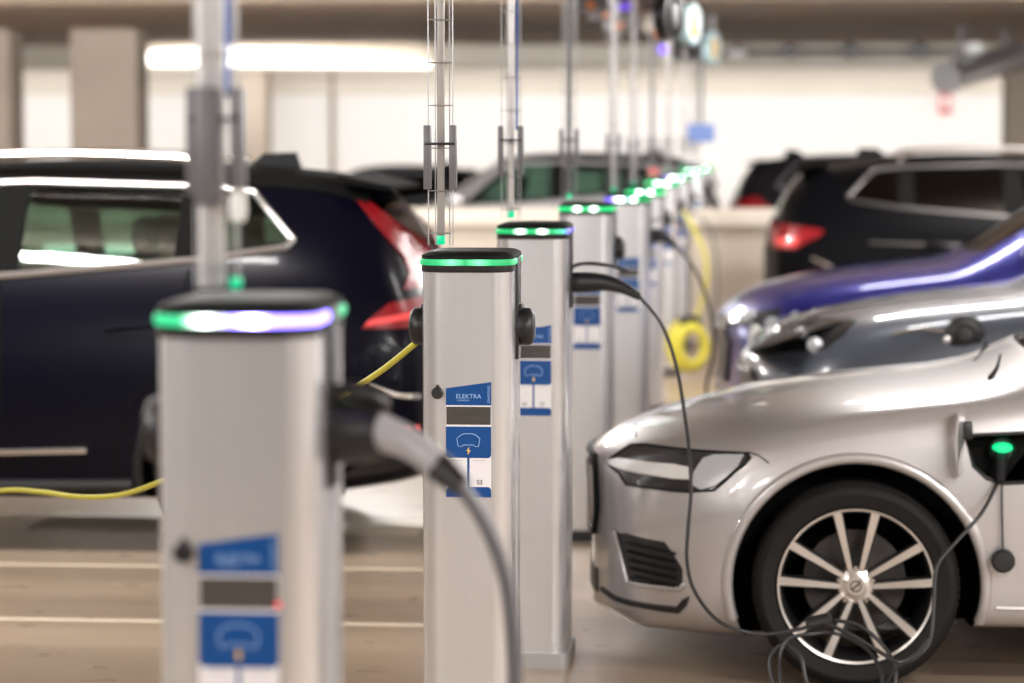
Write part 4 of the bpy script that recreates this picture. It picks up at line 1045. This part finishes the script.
# second post: yellow cable sagging away to the left
t = thing('yellow_cable', 'yellow cable sagging across the black SUV from the S3 post', 'charging cable')
P = socket(POSTS[1], -1); P.x -= .02; P.z -= .045
MB().tube(catmull([P, at(385, 368, 7.5), at(350, 391, 7.7), at(300, 420, 8.0), at(230, 452, 8.3), at(160, 482, 8.6), at(120, 495, 8.8), at(80, 497, 8.9), at(40, 492, 9.0), at(0, 491, 9.2), at(-60, 505, 9.4), at(-120, 540, 9.6), Vector((-3.6, 9.9, .012)), Vector((-4.4, 10.2, .012))], 8), .0085, 10).build('cable', M['yellow'], t)
# coil of yellow cable hanging on a far post
t = thing('yellow_cable', 'bright yellow cable coil hanging low on a far post', 'charging cable')
YC = 20.9
for k in range(5):
    cx, cy = 690+(k-2)*1.6, 345+(k % 3)*1.5
    ring = [at(cx+(17-k)*math.cos(a*PI/10)*(.9 if k % 2 else 1), cy+(24-k*1.6)*math.sin(a*PI/10), YC-.02*k) for a in range(20)]
    MB().tube(catmull(ring, 3, True), .028, 8, True).build('coil_loop', M['yellow'], t)
MB().tube(catmull([at(684, 212, 21.2), at(697, 235, 21.0), at(706, 260, 20.9), at(705, 290, 20.9), at(697, 318, 20.9), at(704, 335, 20.85)], 6), .014, 8).build('hanging_cable', M['yellow'], t)
MB().tube(catmull([at(678, 330, 20.9), at(674, 345, 20.88), at(680, 362, 20.9)], 6), .026, 8).build('hanging_cable', M['yellow'], t)
hk = MB().box(*(lambda p, q: (p.x, q.x, 20.84, 21.2, q.z, p.z))(at(680, 316, 21), at(700, 324, 21)), .004); hk.build('hook', M['black'], t)
t = thing('charging_cable', 'thin grey cable hanging beside the yellow coil', 'charging cable')
MB().tube(catmull([at(690, 210, 24.1), at(708, 225, 24), at(716, 255, 24), at(717, 300, 24), at(714, 350, 24), Vector((at(712, 350, 24).x, 24, .012))], 6), .010, 8).build('cable', M['grey_cable'], t)

# ------------------------------------------------------------------ light
def area(name, loc, sx, sy, power, rot=(0, 0, 0), col=(1, .98, .96)):
    l = bpy.data.lights.new(name, 'AREA'); l.shape = 'RECTANGLE'; l.size = sx; l.size_y = sy; l.energy = power; l.color = col
    o = bpy.data.objects.new(name, l); COL.objects.link(o); o.location = loc; o.rotation_euler = rot; return o
def batten(x, y, z, p):
    area('unseen_batten', (x, y, z), 1.8, .10, p*.55)
    for r in (1, -1): area('unseen_batten', (x, y+.05*r, z+.01), 1.8, .06, p*.26, (r*PI/2, 0, 0))
for x, y, p in ((-3.2, .2, 150), (2.6, .2, 165), (-3.2, 3.2, 150), (2.6, 3.2, 165), (6.8, 3.2, 150), (2.6, 6.2, 170), (6.8, 6.2, 150), (-3.2, 6.2, 45), (-3.2, 10.7, 130), (-7.0, 10.7, 130),  # unseen lamps placed for their light; nearest pair added to brighten the post fronts
                (1.15, 12.5, 75), (6.8, 10.8, 150), (1.15, 15.8, 95), (6.8, 15.4, 150)): batten(x, y, 2.82, p)
for x, p in ((-8.2, 330), (-3.2, 330), (2.6, 230), (6.8, 230)): batten(x, 20.0, 2.90, p)
for x in range(-13, 15, 3):
    area('wall_washer', (x, 37.4, 2.88), 2.4, .2, 48, (math.radians(38), 0, 0), (1, .985, .97))
for x in range(-12, 11, 3): area('added_beam_light', (x, 23.75, 2.955), 2.4, .07, 85, (PI/2+math.radians(14), 0, 0))  # unseen lamps added behind the near beam to brighten ceiling and far beam
struct(MB().box(-13.3, -13, -12, 41, 0, CEIL).build('wall_left', M['white_wall'], smooth=None))
struct(MB().box(12, 12.3, -12, 41, 0, CEIL).build('wall_right', M['white_wall'], smooth=None))
struct(MB().box(-30, 34, 39.93, 40.0, 2.45, CEIL).build('trim_4', M['cream'], smooth=None))
w = bpy.data.worlds.new('world'); sc.world = w; w.use_nodes = True
bg = w.node_tree.nodes['Background']; bg.inputs[0].default_value = (.95, .90, .86, 1); bg.inputs[1].default_value = .12

sc.view_settings.view_transform = 'Standard'; sc.view_settings.look = 'None'
sc.view_settings.gamma = 1; sc.view_settings.use_curve_mapping = False
sc.view_settings.exposure = 0.18
